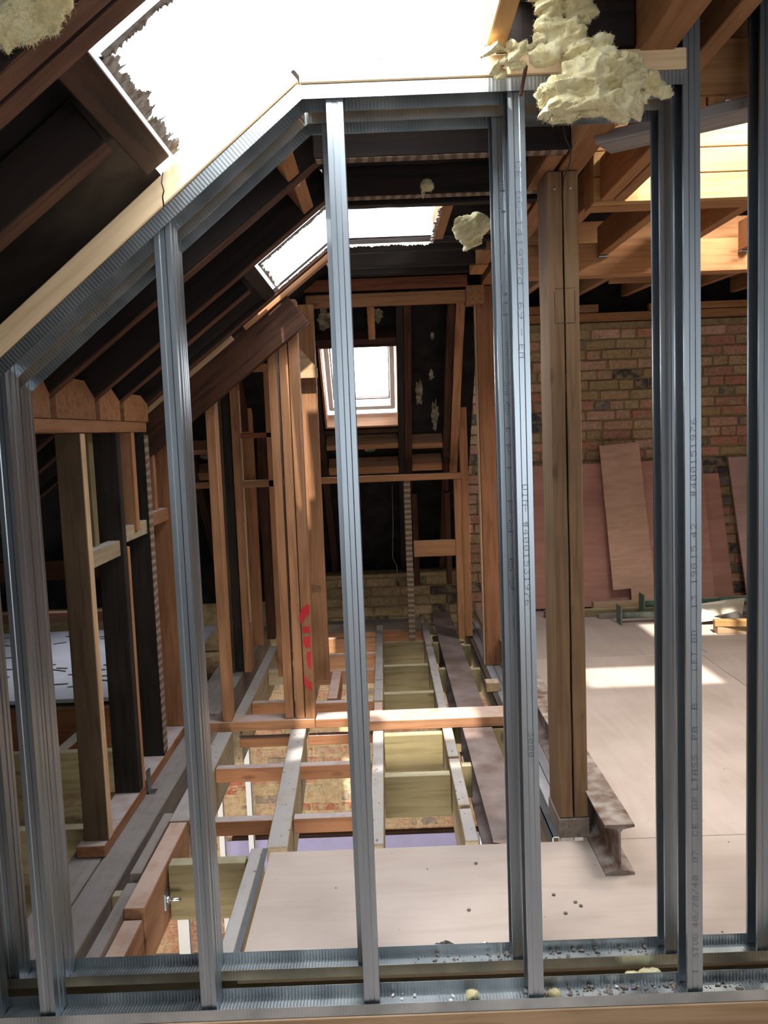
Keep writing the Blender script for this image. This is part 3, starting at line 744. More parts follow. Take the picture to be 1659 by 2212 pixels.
link('pencil_stroke', bm_mesh('pencil_stroke', bm), M['pencil'], wb)
beam('lath', (-2.25, 4.40, -.60), (-1.55, 4.40, -.05), .02, .04, M['white'], label='white diagonal lath below the pale board', cat='lath')
bx('eaves_plank', -3.0, -1.2, 5.2, 5.25, .30, .36, M['old_red'], label='dark cross rail low in the eaves space', cat='rail')
bx('eaves_strut', -1.62, -1.57, 4.4, 4.45, .02, 1.0, M['old'], label='dark upright strut in the eaves space', cat='strut')
bx('eaves_rail', -2.6, -1.14, 4.35, 4.40, .70, .80, M['old_red'], label='brown rail crossing the dark eaves space', cat='rail')

# ------------------------------------------------------------------ floor joists in the open part
def joist(x0, x1, y0, y1, mat, label, z1=0.0, dp=.20, **k): return bx('floor_joist', x0, x1, y0, y1, z1 - dp, z1, M[mat], label=label, cat='joist', **k)
joist(-.095, -.049, 2.795, 6.12, 'joist', 'long dusty joist with nail holes, left of the treated noggings', z1=-.024)
for y0, y1, lb in ((2.795, 3.92, 'near'), (4.36, 4.72, 'middle'), (4.73, 6.10, 'far')):
    bx('joist_batten', -.096, -.047, y0, y1, -.0235, .0, M['joist'], label=lb + ' length of batten lying on the long joist left of the treated noggings', cat='batten')
bx('joist_batten', -.094, -.05, 3.95, 4.33, -.0235, .0, M['joist_orange'], label='short red-ended batten on the long joist by the cross wall', cat='batten')
joist(.231, .275, 2.795, 6.1, 'joist', 'long joist with cut battens on top, left of the brown steel beam', z1=-.024)
for y0, y1, lb in ((2.795, 3.045, 'nearest, short'), (3.075, 3.53, 'second'), (3.555, 5.43, 'long third'), (5.50, 6.1, 'farthest')):
    bx('joist_batten', .230, .276, y0, y1, -.0235, .0, M['joist'], label=lb + ' batten on the joist beside the brown steel beam', cat='batten')
beam('floor_joist', (-.412, 2.80, -.10), (-.452, 3.97, -.10), .072, .20, M['joist'], label='slightly skewed dusty joist running from the plywood to the cross wall', cat='joist')
joist(-.50, -.458, 2.176, 2.80, 'joist', 'narrow joist with nail holes along the left edge of the plywood')
joist(-.872, -.832, 2.176, 2.62, 'grey', 'greenish grey stub of the doubled left joist, nearest', z1=-.01)
joist(-.874, -.838, 2.66, 3.10, 'grey', 'greenish grey second length of the doubled left joist')
joist(-.830, -.772, 2.176, 2.44, 'joist_orange', 'near orange length of the doubled left joist', z1=-.03, dp=.22)
joist(-.832, -.768, 2.45, 3.02, 'joist_orange', 'orange-faced upper length of the doubled left joist', z1=.0, dp=.20)
joist(-.838, -.765, 3.03, 3.965, 'joist', 'pale dusty joist with an olive side under the cross wall sole')
joist(-.80, -.745, 4.08, 5.6, 'joist', 'dusty joist on the left beyond the cross wall')
joist(-.50, -.455, 4.08, 6.1, 'joist', 'joist beyond the cross wall, behind the red-painted post')
joist(-1.06, -.88, 4.24, 6.2, 'grey', 'wide dusty grey bearer beyond the knee wall')
# noggings across
def nog(x0, x1, y, mat, label, dp=.07, z1=-.006, t=.047): return bx('nogging', x0, x1, y, y + t, z1 - dp, z1, M[mat], label=label, cat='nogging')
for i, (y, lb) in enumerate(((5.60, 'farthest'), (5.03, 'second farthest'), (4.49, 'middle'), (3.86, 'fourth farthest'), (3.385, 'nearest'))):
    nog(-.045, .227, y, 'treated', lb + ' greenish treated nogging between the two long joists', dp=.175, z1=-.012)
for (y, dp, lb, mt_) in ((3.02, .055, 'orange nogging nearest the plywood, left of the skewed joist', 'pine_orange'), (3.52, .06, 'orange nogging between the skewed joist and the left joist', 'pine_orange')):
    nog(-.763, -.46 + (.03 if y < 3.2 else 0.0), y, mt_, lb, dp=dp)
    nog(-.385 + (-.03 if y > 3.3 else 0.005), -.098, y, mt_, lb.replace('left of', 'right of').replace('between the skewed joist and the left joist', 'between the skewed joist and the long joist'), dp=dp)
nog(-.74, -.47, 3.99, 'pine_orange', 'orange nogging under the cross wall sole, left', dp=.045, z1=-.046)
nog(-.41, -.098, 3.99, 'pine_orange', 'orange nogging under the cross wall sole, right', dp=.045, z1=-.046)
nog(-.742, -.502, 4.40, 'pine_orange', 'deep orange nogging behind the cross wall, left of the posts', dp=.105)
nog(-.453, -.098, 4.36, 'pine_orange', 'deep orange nogging behind the cross wall, right of the posts', dp=.11)
nog(-.742, -.502, 5.05, 'joist', 'pale nogging second behind the cross wall', dp=.10)
nog(-.742, -.502, 5.45, 'pine_orange', 'small orange nogging third behind the cross wall', dp=.06)
nog(-.742, -.502, 5.75, 'treated', 'small greenish nogging far behind the cross wall', dp=.06)
nog(-.453, -.098, 4.95, 'joist_orange', 'dusty nogging beyond the stub joist', dp=.08)
nog(-.453, -.098, 5.30, 'pine', 'light nogging behind the middle stud', dp=.10)
nog(-.453, -.098, 5.75, 'pine', 'light nogging farthest behind the middle stud', dp=.10)
joist(-.345, -.290, 4.42, 4.93, 'joist_orange', 'short doubled stub joist with a red-brown end', dp=.11)
bx('trimmer_joist', -.76, -.505, 2.70, 2.752, -.19, .0, M['treated'], label='thick greenish trimmer with a bolt at its left end', cat='joist')
bx('trimmer_joist', -.765, -.505, 2.20, 2.29, -.25, -.165, M['treated'], label='low greenish trimmer just behind the floor tracks', cat='joist')
bx('nogging', -.925, -.875, 2.62, 2.66, -.13, -.055, M['treated'], label='small treated block bridging the dark slot', cat='nogging')
# far trimming at the low wall
bx('wall_plate', -.75, .24, 6.22, 6.34, -.10, -.01, M['grey'], label='dusty plate along the foot of the low brick wall', cat='plate')
bx('header_joist', -.45, .23, 6.06, 6.11, -.16, -.04, M['pine'], label='brown header joist in front of the dusty plate', cat='joist')
# steel beam with washers and hangers, right of it
def i_beam(name, x0, x1, y0, y1, z0, z1, mat, label, tf=.010, tw=.007):
    cx = (x0 + x1) / 2
    bm = bmesh.new()
    pr = [(x0, z0), (x1, z0), (x1, z0 + tf * .8), (cx + tw / 2 + .006, z0 + tf * 1.6), (cx + tw / 2, z0 + tf * 2.4), (cx + tw / 2, z1 - tf * 2.4), (cx + tw / 2 + .006, z1 - tf * 1.6), (x1, z1 - tf * .8),
          (x1, z1), (x0, z1), (x0, z1 - tf * .8), (cx - tw / 2 - .006, z1 - tf * 1.6), (cx - tw / 2, z1 - tf * 2.4), (cx - tw / 2, z0 + tf * 2.4), (cx - tw / 2 - .006, z0 + tf * 1.6), (x0, z0 + tf * .8)]
    n = 30; rows = []
    for i in range(n + 1):
        y = y0 + (y1 - y0) * i / n
        rows.append([bm.verts.new((a + random.uniform(-.0008, .0008), y, b + random.uniform(-.0006, .0006))) for a, b in pr])
    k = len(pr)
    for i in range(n):
        for j in range(k): bm.faces.new((rows[i][j], rows[i + 1][j], rows[i + 1][(j + 1) % k], rows[i][(j + 1) % k]))
    bm.faces.new(rows[0]); bm.faces.new(rows[-1][::-1]); bmesh.ops.recalc_face_normals(bm, faces=bm.faces)
    return tag(link(name, bm_mesh(name, bm), M[mat]), label, 'steel beam')
i_beam('steel_beam', .325, .462, 2.80, 6.47, -.205, -.002, 'steelbrown', 'long brown steel beam let into the floor between the joists', tf=.013)
i_beam('steel_beam', .640, .732, 2.535, 5.75, .001, .163, 'rust', 'rusty mottled steel beam lying on the plywood, its end towards the viewer')
for y, lb in ((5.55, 'farthest'), (4.93, 'second'), (3.98, 'middle'), (3.47, 'nearest')):
    bx('nogging', .279, .323, y, y + .045, -.15, -.012, M['treated'], label=lb + ' short treated block between the joist and the brown steel', cat='nogging')
for y, lb in ((5.45, 'farthest'), (4.90, 'middle'), (3.90, 'near')):
    bx('nogging', .466, .525, y, y + .045, -.15, -.012, M['treated'], label=lb + ' short treated block right of the brown steel', cat='nogging')
tag(boxes('steel_angle', [(.528, .555, 2.80, 5.60, -.004, .0), (.528, .531, 2.80, 5.60, -.05, .0)], M['galv']), 'bright folded metal angle running along the grey planks', 'metal strip')
tag(boxes('floor_channel', [(.296, .30, 2.80, 4.2, -.55, -.21), (.31, .335, 3.1, 3.13, -1.2, -.21), (.33, .36, 3.3, 3.33, -1.2, -.21)], M['galv']), 'metal channel hanging beside the joist near the plywood', 'metal strip')
bx('floor_plank', .558, .600, 2.80, 6.0, -.02, .001, M['planking'], label='grey plank right beside the bright metal angle', cat='plank')
bx('floor_plank', .603, .637, 2.80, 6.1, -.02, .001, M['planking'], label='grey plank against the foot of the rusty beam', cat='plank')
bx('floor_joist', .556, .63, 2.85, 6.3, -.22, -.021, M['joist'], label='joist carrying the two grey planks', cat='joist')
# beam lying across, right of the cross wall
bx('loose_beam', -.112, .64, 3.90, 4.06, .0005, .046, M['joist_orange'], label='pinkish timber laid flat across the joists and the brown steel', cat='timber')
lb_ = bx('offcut_block', .50, .57, 4.42, 4.50, .0015, .05, M['pine_pale'], label='small pale offcut on the plank beside the orange post', cat='block')

# ------------------------------------------------------------------ cross wall posts
bx('sole_plate', -.93, -.372, 3.965, 4.07, .0005, .045, M['pine'], label='sole plate of the cross wall under the posts', cat='plate')
bx('sole_plate', -.370, -.115, 3.965, 4.07, .0005, .043, M['pine_orange'], label='dusty white-topped sole piece right of the red-painted post', cat='plate')
def post(x0, x1, y, z0, z1, mat, label, dp=.09, **k): return bx('post', x0, x1, y, y + dp, z0, z1, M[mat], label=label, cat='post', **k)
post(-.812, -.768, 3.975, .046, 1.585, 'pine', 'light post on the left end of the cross wall sole')
post(-.515, -.474, 3.985, .046, 1.90, 'pine', 'left one of the three tight posts of the cross wall', dp=.08)
post(-.462, -.420, 3.98, .046, 2.01, 'pine', 'middle one of the three tight posts of the cross wall', dp=.08)
rp = post(-.416, -.371, 3.975, .046, 2.01, 'pine', 'right one of the three tight posts, sprayed red near its foot', dp=.085)
post(-.437, -.350, 4.76, .0, 2.10, 'pine', 'wide light post standing behind the red-painted one', dp=.045)
post(-.975, -.925, 4.98, .0, 1.66, 'brown_stud', 'dull post behind the leftmost cross wall post', dp=.045)
post(-.925, -.878, 5.00, .0, 1.70, 'sooty', 'near-black post between two light ones', dp=.045)
post(-.872, -.826, 4.98, .0, 1.73, 'pine', 'light post with a pale edge, left of the small opening frame', dp=.09)
bx('strip', -.8255, -.815, 4.975, 5.0, .30, 1.66, M['pine_pale'], label='pale thin strip on the edge of the opening frame', cat='strip')
post(-.925, -.845, 5.62, .0, 1.74, 'pine', 'broad pinkish post farther back in the opening frame', dp=.045)
post(-.845, -.785, 5.78, .0, 1.62, 'old_red', 'dark red post behind the opening frame', dp=.045)
bx('wall_rail', -.78, -.55, 4.86, 4.905, 1.755, 1.80, M['pine'], label='top rail of the small opening frame', cat='rail')
bx('wall_rail', -.80, -.60, 4.86, 4.905, 1.385, 1.415, M['pine_red'], label='thin red-brown rail across the opening frame', cat='rail')
bx('wall_rail', -.80, -.60, 4.86, 4.93, 1.105, 1.145, M['pine'], label='lower rail of the small opening frame', cat='rail')
post(-.655, -.612, 4.86, .0, 1.755, 'pine', 'post right of the small opening frame', dp=.09)
bm = bmesh.new()
gp = [(.0, .0), (.105, .0), (.105, .05), (.0, .17)]
a = [bm.verts.new((-.437 + u * .95, 4.70, 1.70 + v)) for u, v in gp]; b = [bm.verts.new((-.437 + u * .95, 4.72, 1.70 + v)) for u, v in gp]
bm.faces.new(a); bm.faces.new(b[::-1])
for i in range(4): bm.faces.new((a[i], b[i], b[(i + 1) % 4], a[(i + 1) % 4]))
bmesh.ops.recalc_face_normals(bm, faces=bm.faces)
tag(link('gusset', bm_mesh('gusset', bm), M['pine_pale']), 'pale triangular gusset nailed high on the wide post', 'gusset')
# red paint on the post: an S-like blot and bars, flat marks
def marks(name, parent, y, polys, mat):
    bm = bmesh.new()
    for poly in polys: bm.faces.new([bm.verts.new((at(px, py, Y=y).x, y, at(px, py, Y=y).z)) for px, py in poly][::-1])
    return link(name, bm_mesh(name, bm), mat, parent)
for poly_ in [[(650, 1348), (646, 1330), (652, 1315), (662, 1305), (669, 1308), (668, 1326), (661, 1332), (655, 1342)],
                                 [(652, 1354), (669, 1353), (670, 1367), (654, 1367)], [(655, 1377), (670, 1374), (671, 1398), (660, 1400), (655, 1390)],
                                 [(663, 1408), (672, 1408), (673, 1448), (666, 1440), (662, 1425)], [(656, 1458), (673, 1476), (675, 1494), (658, 1482)], [(666, 1556), (676, 1552), (676, 1570), (664, 1566)]]:
    marks('spray_mark', rp, 3.9735, [poly_], M['red'])
wp = [o for o in COL.objects if o.get('label', '').startswith('wide light post')][0]
bm = bmesh.new()
for i, (dx, g) in enumerate(((0, 'E'), (.011, 'N'), (.022, '9'))):
    rows = [int(FONT[g][k * 2:k * 2 + 2], 16) for k in range(7)]
    for r in range(7):
        for c_ in range(5):
            if rows[r] >> (4 - c_) & 1: bmesh_quad(bm, -.408 + dx + c_ * .002, 4.7595, .545 - r * .0055, .0011, .0028)
link('stamp_mark', bm_mesh('stamp_mark', bm), M['pencil'], wp)

# ------------------------------------------------------------------ hip end with the roof window
def hipbeam(name, x0, x1, z0, z1, mat, label, dp=.10, off=0.0):
    y0 = 4.95 + (2.2 - z0) / 1.156; y1 = 4.95 + (2.2 - z1) / 1.156
    a = V(((x0 + x1) / 2, y0, z0)) + hn * (dp / 2 + off); b = V(((x0 + x1) / 2, y1, z1)) + hn * (dp / 2 + off)
    return beam(name, a, b, x1 - x0, dp, M[mat], up=hn, label=label, cat='rafter', rough=.0015)
hipbeam('rafter', .107, .148, .32, 2.18, 'sooty', 'black rafter right beside the roof window')
hipbeam('rafter', .150, .196, .32, 2.18, 'old_red', 'red-brown rafter doubled beside the roof window')
hipbeam('rafter', .405, .450, .32, 2.18, 'old_red', 'red-brown rafter nearest the right end of the hip')
hipbeam('rafter', .452, .505, 1.10, 2.14, 'pine', 'light new rafter fixed at the right end of the hip', off=-.03)
hipbeam('rafter', -.425, -.378, .32, 2.18, 'old', 'dark rafter left of the roof window')
hipbeam('rafter', -.92, -.87, .3, 1.9, 'old_red', 'dark rafter seen through the small opening frame')
hipbeam('rafter', -1.32, -1.27, .3, 1.6, 'old', 'dark rafter left behind the cross wall posts')
hipbeam('rafter', -.06, -.018, 1.95, 2.16, 'roof_pine', 'short light nogging hanging above the roof window', dp=.05, off=-.02)
def hipcross(name, x0, x1, z, mat, label, wd=.045, dp=.10, off=0.0, cat='nogging'):
    y = 4.95 + (2.2 - z) / 1.156
    p = V((0, y, z)) + hn * (dp / 2 + off)
    return beam(name, V((x0, p.y, p.z)), V((x1, p.y, p.z)), dp, wd, M[mat], up=hd, label=label, cat=cat)
hipcross('nogging', -.375, .105, 1.93, 'old', 'dark header above the roof window')
hipcross('nogging', -.375, .105, 1.395, 'old_red', 'dark sill timber below the roof window', wd=.03)
hipcross('nogging', -.375, .105, 1.295, 'pine', 'light cross timber just below the roof window')
hipcross('nogging', .198, .403, 1.285, 'pine', 'short light cross timber between the two right hip rafters')
hipcross('nogging', -.375, .105, 1.13, 'pine', 'broad light cross timber above the tie', wd=.07)
hipcross('nogging', .198, .403, 1.14, 'pine', 'short broad light cross timber right of the doubled rafter', wd=.07)
hipcross('nogging', -1.27, -.925, 1.30, 'pine', 'light cross timber behind the left cross wall posts, upper')
hipcross('nogging', -1.27, -.925, 1.13, 'pine', 'light cross timber behind the left cross wall posts, lower', wd=.07)
bx('tie_beam', -1.30, .505, 5.60, 5.65, 1.066, 1.108, M['pine'], label='long light tie running under the sloping hip rafters', cat='timber')
bx('post', .457, .503, 5.60, 5.65, .0, 1.064, M['pine'], label='light post under the right end of the tie', cat='post')
bx('post', .507, .560, 5.66, 5.72, .0, 2.16, M['pine'], label='tall light post with rough nailed top in the corner of the hip', cat='post')
bx('nogging', .18, .456, 5.60, 5.645, .56, .665, M['pine'], label='light nogging at knee height left of the corner posts', cat='nogging')
bx('lath_post', .128, .172, 5.61, 5.66, .0, 1.064, M['lath'], label='upright with stripes of old lath marks under the tie', cat='post')
bx('post', .19, .23, 6.0, 6.04, .30, .95, M['old_red'], label='dark strut behind the lath-marked upright', cat='post')
bx('post', .42, .46, 6.0, 6.04, .30, .95, M['old_red'], label='dark strut near the corner behind the knee-high nogging', cat='post')
bx('ceiling_joist', -.40, .50, 4.80, 4.845, 2.175, 2.235, M['pine_red'], label='red-brown joist with a pale underside before the hip', cat='joist')
bx('ceiling_joist', -.40, .50, 4.90, 4.945, 2.10, 2.17, M['pine'], label='plate at the head of the hip rafters', cat='joist')
# felt seen with scraps of wool stuck on it
rr = random.Random(5)
def scrap(px, py, w_, h_, i, lab):
    # on the felt face between the rafters
    d = R @ V((px - CX, -(py - CY), -F)); p0 = V((0, 4.95, 2.2)) + hn * .098
    t = (p0 - CAM).dot(hn) / d.dot(hn); c = CAM + d * t
    bm = bmesh.new(); n = 22; k = 6; ctr = bm.verts.new(c - hn * .006); ring = []
    prev = None
    for a in range(n):
        an = 2 * math.pi * a / n; q = .55 + .45 * rr.random()
        ring.append(bm.verts.new(c + V((1, 0, 0)) * math.cos(an) * w_ * q + hd * math.sin(an) * h_ * q - hn * .001))
    for a in range(n): bm.faces.new((ctr, ring[a], ring[(a + 1) % n]))
    bmesh.ops.recalc_face_normals(bm, faces=bm.faces)
    return tag(link('wool_scrap', bm_mesh('wool_scrap', bm), M['wool_dark']), lab, 'wool scrap')
for i, (px, py, a, b, lb) in enumerate(((905, 850, .028, .13, 'long sooty wool scrap stuck between the right hip rafters, left one'), (940, 895, .03, .15, 'long wool scrap low between the right hip rafters'), (934, 725, .016, .035, 'small wool scrap high between the right hip rafters'),
                                        (932, 810, .02, .05, 'middle wool scrap between the right hip rafters'), (815, 680, .04, .07, 'wispy wool scrap above the roof window'), (700, 690, .05, .09, 'wool scrap above the roof window by the wide post'), (800, 970, .05, .03, 'wool scrap under the light cross timber'), (445, 985, .05, .04, 'wool scrap seen between the left posts'))):
    scrap(px, py, a, b, i, lb)

# roof window
win = bpy.data.objects.new('window_1', None); COL.objects.link(win); win['kind'] = 'structure'; win.location = (-.125, 5.42, 1.66)
def hp(x, z, off):
    y = 4.95 + (2.2 - z) / 1.156; p = V((0, y, z)) + hn * off; return V((x, p.y, p.z))
def hbar(name, xa, za, xb, zb, off, wd, dp, mat, parent):
    a, b = hp(xa, za, off), hp(xb, zb, off)
    return beam(name, a, b, dp if xa != xb else wd, wd if xa != xb else dp, mat, up=(hd if xa != xb else hn), parent=parent)
bw = M['pine']
hbar('lining', WX0 + .006, WZ0, WX0 + .006, WZ1, .07, .014, .13, bw, win); hbar('lining', WX1 - .006, WZ0, WX1 - .006, WZ1, .07, .014, .13, bw, win)
hbar('lining', WX0, WZ0 + .004, WX1, WZ0 + .004, .07, .014, .13, bw, win); hbar('lining', WX0, WZ1 - .004, WX1, WZ1 - .004, .07, .014, .13, M['old_red'], win)
for x in (WX0 + .040, WX1 - .040): hbar('window_frame', x, WZ0 + .04, x, WZ1 - .03, .16, .030, .06, M['white'], win)
for z in (WZ0 + .045, WZ1 - .03): hbar('window_frame', WX0 + .03, z, WX1 - .03, z, .16, .030, .06, M['white'], win)
hbar('sash', WX0 + .060, WZ0 + .075, WX0 + .060, WZ1 - .05, .19, .008, .03, M['grey'], win); hbar('sash', WX1 - .060, WZ0 + .075, WX1 - .060, WZ1 - .05, .19, .008, .03, M['grey'], win)
hbar('sash', WX0 + .06, WZ0 + .075, WX1 - .06, WZ0 + .075, .19, .008, .03, M['grey'], win)
g0 = [hp(WX0 + .05, WZ0 + .06, .2), hp(WX1 - .05, WZ0 + .06, .2), hp(WX1 - .05, WZ1 - .04, .2), hp(WX0 + .05, WZ1 - .04, .2)]
sheet('glass_pane', g0, .003, M['glass'], win)
for x in (WX0 + .10, WX1 - .10): tube('hinge_bracket', [hp(x - .016, WZ1 - .065, .14), hp(x, WZ1 - .072, .14), hp(x + .004, WZ1 - .055, .14), hp(x + .004, WZ1 - .04, .14)], .0035, M['foil'], win, 6)

# ------------------------------------------------------------------ flat ceiling joists
def cj(y, x0, x1, mat, label, z0=2.20, dp=.10, t=.045, under=None):
    o = bx('ceiling_joist', x0, x1, y, y + t, z0, z0 + dp, M[mat], label=label, cat='joist', rough=.0015)
    if under: bx('lath_marks', x0 + .005, x1 - .005, y + .001, y + t - .001, z0 - .003, z0 + .001, M[under], parent=o)
    return o
cj(2.60, -.17, .585, 'soot', 'near dark ceiling joist with a pale lath-marked underside', under='lath')
cj(3.02, -.17, .585, 'soot', 'dark ceiling joist with a lath-marked underside before the far opening', under='lath')
cj(3.145, -.17, .585, 'soot', 'dark header on the near side of the far opening')
cj(3.77, -.17, .585, 'soot', 'dark header on the far side of the far opening', dp=.02)
cj(3.94, -.17, .50, 'soot', 'sooty ceiling joist right after the far opening', dp=.045)
cj(4.30, -.17, .50, 'soot', 'sooty ceiling joist second after the far opening')
cj(4.60, -.17, .50, 'soot', 'dark ceiling joist third after the far opening', z0=2.215)
cj(1.30, -.17, .585, 'old', 'dark header on the near side of the near opening')
cj(1.955, .27, .585, 'soot', 'dark ceiling joist over the right part of the head track', z0=2.215)
bx('trimmer', .252, .292, 3.19, 3.765, 2.205, 2.30, M['roof_pine'], label='light trimmer at the right edge of the far opening', cat='trimmer')
bx('trimmer', .255, .295, 1.36, 1.93, 2.205, 2.31, M['kerb'], label='light trimmer at the right edge of the near opening', cat='trimmer')
for (y0, y1, x0, x1, lb) in ((2.65, 3.01, .525, .575, 'short light nogging beside the long ceiling beam, nearest'), (3.20, 3.76, .51, .575, 'light nogging beside the long ceiling beam near the wool'), (3.99, 4.29, .49, .56, 'light nogging beside the long beam past the opening'), (4.35, 4.59, .49, .56, 'light nogging beside the long beam farthest')):
    bx('nogging', x0, x1, y0, y1, 2.195, 2.29, M['roof_pine'], label=lb, cat='nogging')
# long beam over the posts
bx('ceiling_beam', .588, .665, -.5, 5.03, 2.195, 2.33, M['roof_pine'], label='long light beam running away over the timber posts', cat='beam')
bx('ceiling_beam', .50, .60, 4.88, 5.03, 2.09, 2.19, M['pine'], label='stub of beam on top of the orange post', cat='beam')
dp1 = bx('post', .552, .597, 2.79, 2.965, .07, 2.193, M['pine_brown'], label='left half of the bolted double post, sunlit along its edge', cat='post', rough=.0012)
dp2 = bx('post', .603, .648, 2.79, 2.965, .07, 2.193, M['pine_brown'], label='right half of the bolted double post', cat='post', rough=.0012)
for o, x in ((dp1, .575), (dp2, .625)): screw(o, x, 2.789, 2.14, .005)
bx('packer', .597, .603, 2.80, 2.84, 1.50, 1.56, M['pine_red'], label='small red packer wedged between the double post halves', cat='block')
bx('base_block', .548, .652, 2.785, 2.97, .0015, .068, M['grey'], label='grey block under the foot of the double post', cat='block')
for o, xs in ((dp1, (.568, .597)), (dp2, (.603, .632))):
    bm = bmesh.new(); bmesh_quad(bm, (xs[0] + xs[1]) / 2, 2.7885, 1.72, (xs[1] - xs[0]) / 2, .0015); bmesh_quad(bm, (xs[0] + xs[1]) / 2, 2.7885, 1.83, (xs[1] - xs[0]) / 2, .0008)
    xx = xs[0] if o is dp1 else xs[1]; bmesh_quad(bm, xx, 2.7885, 1.77, .0012, .05)
    link('pencil_mark', bm_mesh('pencil_mark', bm), M['pencil'], o)
bx('post', .560, .650, 4.925, 4.985, .002, 2.19, M['pine_orange'], label='strong orange post left of the plywood floor', cat='post')
bx('post', .548, .559, 4.93, 4.98, .002, 2.19, M['pine_pale'], label='pale strip along the left side of the orange post', cat='post')

# ------------------------------------------------------------------ right ceiling: beams, kerb, joists
RB = M['roof_pine']
bx('ceiling_beam', .67, 3.4, 4.30, 4.39, 2.118, 2.275, RB, label='deep light beam crossing the right half, front lower layer', cat='beam')
bx('ceiling_beam', .70, 3.4, 4.395, 4.46, 2.275, 2.40, RB, label='timber lying on the back of the deep beam', cat='beam')
for i, (z0, z1, lb) in enumerate(((2.192, 2.283, 'bottom'), (2.286, 2.372, 'middle'), (2.375, 2.498, 'top'))):
    bx('kerb_board', .80, 3.3, 3.20, 3.245, z0, z1, M['kerb'], label=lb + ' sunlit board of the far kerb of the right roof opening', cat='board')
bx('kerb_beam', .80, 3.3, 3.25, 3.34, 2.19, 2.36, RB, label='timber behind the sunlit kerb boards', cat='beam')
bx('kerb_board', .90, 3.3, 2.335, 2.375, 2.36, 2.498, RB, label='near kerb board of the right roof opening', cat='board')
def rj(x, y0, y1, z0, label, dp=.14, t=.045): return bx('roof_joist', x, x + t, y0, y1, z0, z0 + dp, RB, label=label, cat='joist')
rj(.825, 2.3, 3.198, 2.20, 'roof joist running to the left end of the sunlit kerb', dp=.15)
rj(.875, 2.3, 3.198, 2.20, 'second roof joist doubled against the left kerb joist', dp=.15)
for x, lb in ((.80, 'first from the long beam'), (1.09, 'second'), (1.43, 'third'), (1.78, 'fourth'), (2.14, 'fifth')):
    rj(x, 3.345, 4.30, 2.21, 'roof joist between the kerb and the deep beam, ' + lb)
    if x > 1.0:
        bx('joist_hanger', x - .003, x + .048, 4.262, 4.299, 2.200, 2.208, M['galv'], label='metal hanger under the ' + lb + ' joist at the deep beam', cat='hanger')
        bx('joist_hanger', x - .003, x + .048, 3.343, 3.37, 2.200, 2.208, M['galv'], label='metal hanger under the ' + lb + ' joist at the kerb timber', cat='hanger')
for x, lb in ((1.02, 'leftmost'), (1.42, 'second'), (1.80, 'third'), (2.2, 'fourth'), (2.6, 'fifth')):
    a = V((x, 4.47, 2.31)); b = V((x + .02, 6.42, 2.385)); beam('roof_joist', a, b, .045, .14, RB, label=lb + ' roof joist between the deep beam and the brick wall', cat='joist')
for (x0, x1, y, lb) in ((1.07, 1.41, 5.2, 'left'), (1.47, 1.79, 5.5, 'middle'), (1.85, 2.19, 5.3, 'right')):
    bx('nogging', x0, x1, y, y + .045, 2.27, 2.38, RB, label=lb + ' nogging between the far roof joists', cat='nogging')
bx('wall_plate', .66, 3.4, 6.40, 6.495, 2.145, 2.20, M['roof_pine'], label='lower plate on top of the brick wall', cat='plate')
bx('wall_plate', .66, 1.62, 6.38, 6.44, 2.205, 2.26, M['roof_pine'], label='upper plate with a square cut end on the brick wall', cat='plate')
bx('wall_plate', 2.0, 3.4, 6.40, 6.46, 2.205, 2.255, M['roof_pine'], label='upper plate on the right part of the brick wall', cat='plate')
# flat diagonal brace under the near joists and near joists at the top right
p0 = V((.66, 2.53, 2.19)); p1_ = V((1.60, 1.86, 2.19))
beam('diagonal_brace', p0, p1_, .12, .03, M['planking'], label='pale grey plank crossing diagonally under the right ceiling', cat='plank')
rj(.99, .6, 2.33, 2.23, 'dark-sided roof joist at the top right corner', dp=.15)
rj(.76, .2, 2.33, 2.235, 'roof joist near the tall printed stud', dp=.10)
bx('ceiling_beam', .70, 3.3, 2.28, 2.33, 2.225, 2.36, RB, label='timber along the near side of the right roof opening', cat='beam')
tag(boxes('clip', [(1.365, 1.385, 3.19, 3.199, 2.27, 2.29)], M['white']), 'small white clip on the sunlit kerb boards', 'clip')
tag(boxes('clip', [(.885, .90, 3.19, 3.199, 2.203, 2.215)], M['white']), 'small white clip at the left end of the kerb', 'clip')

# ------------------------------------------------------------------ torn plasterboard round the openings
def ragged(name, pts, up, w0, w1, label, mat='torn', seed=0, th=.004):
    r = random.Random(seed); bm = bmesh.new(); pts = [V(p) for p in pts]; up = V(up).normalized()
    tot = sum((b - a).length for a, b in zip(pts, pts[1:])); n = max(8, int(tot / .003)); prev = None
    for i in range(n + 1):
        s = tot * i / n; k = 0
        while k < len(pts) - 2 and s > (pts[k + 1] - pts[k]).length: s -= (pts[k + 1] - pts[k]).length; k += 1
        d = (pts[k + 1] - pts[k]); p = pts[k] + d.normalized() * s
        q_ = p * 55 + V((seed * 3.1, 0, 0)); wd = max(w0 * .5, w0 + w1 * (.42 + .75 * noise.noise(q_ * .6) + .25 * noise.noise(q_ * 3) + (.5 if r.random() > .985 else 0)))
        tw = up.cross(d).normalized() * th
        a = bm.verts.new(p - tw); b = bm.verts.new(p + up * wd + V((0, 0, -1)) * r.uniform(0, .006)); c_ = bm.verts.new(p + tw)
        if prev:
            bm.faces.new((prev[0], a, b, prev[1])); bm.faces.new((prev[1], b, c_, prev[2])); bm.faces.new((prev[2], c_, a, prev[0]))
        prev = (a, b, c_)
    bmesh.ops.recalc_face_normals(bm, faces=bm.faces)
    return tag(link(name, bm_mesh(name, bm), M[mat]), label, 'torn plaster')
def S(x, y, o=-.003): p = V((x, 0, sl(x))) + nrm * o; return (p.x, y, p.z)
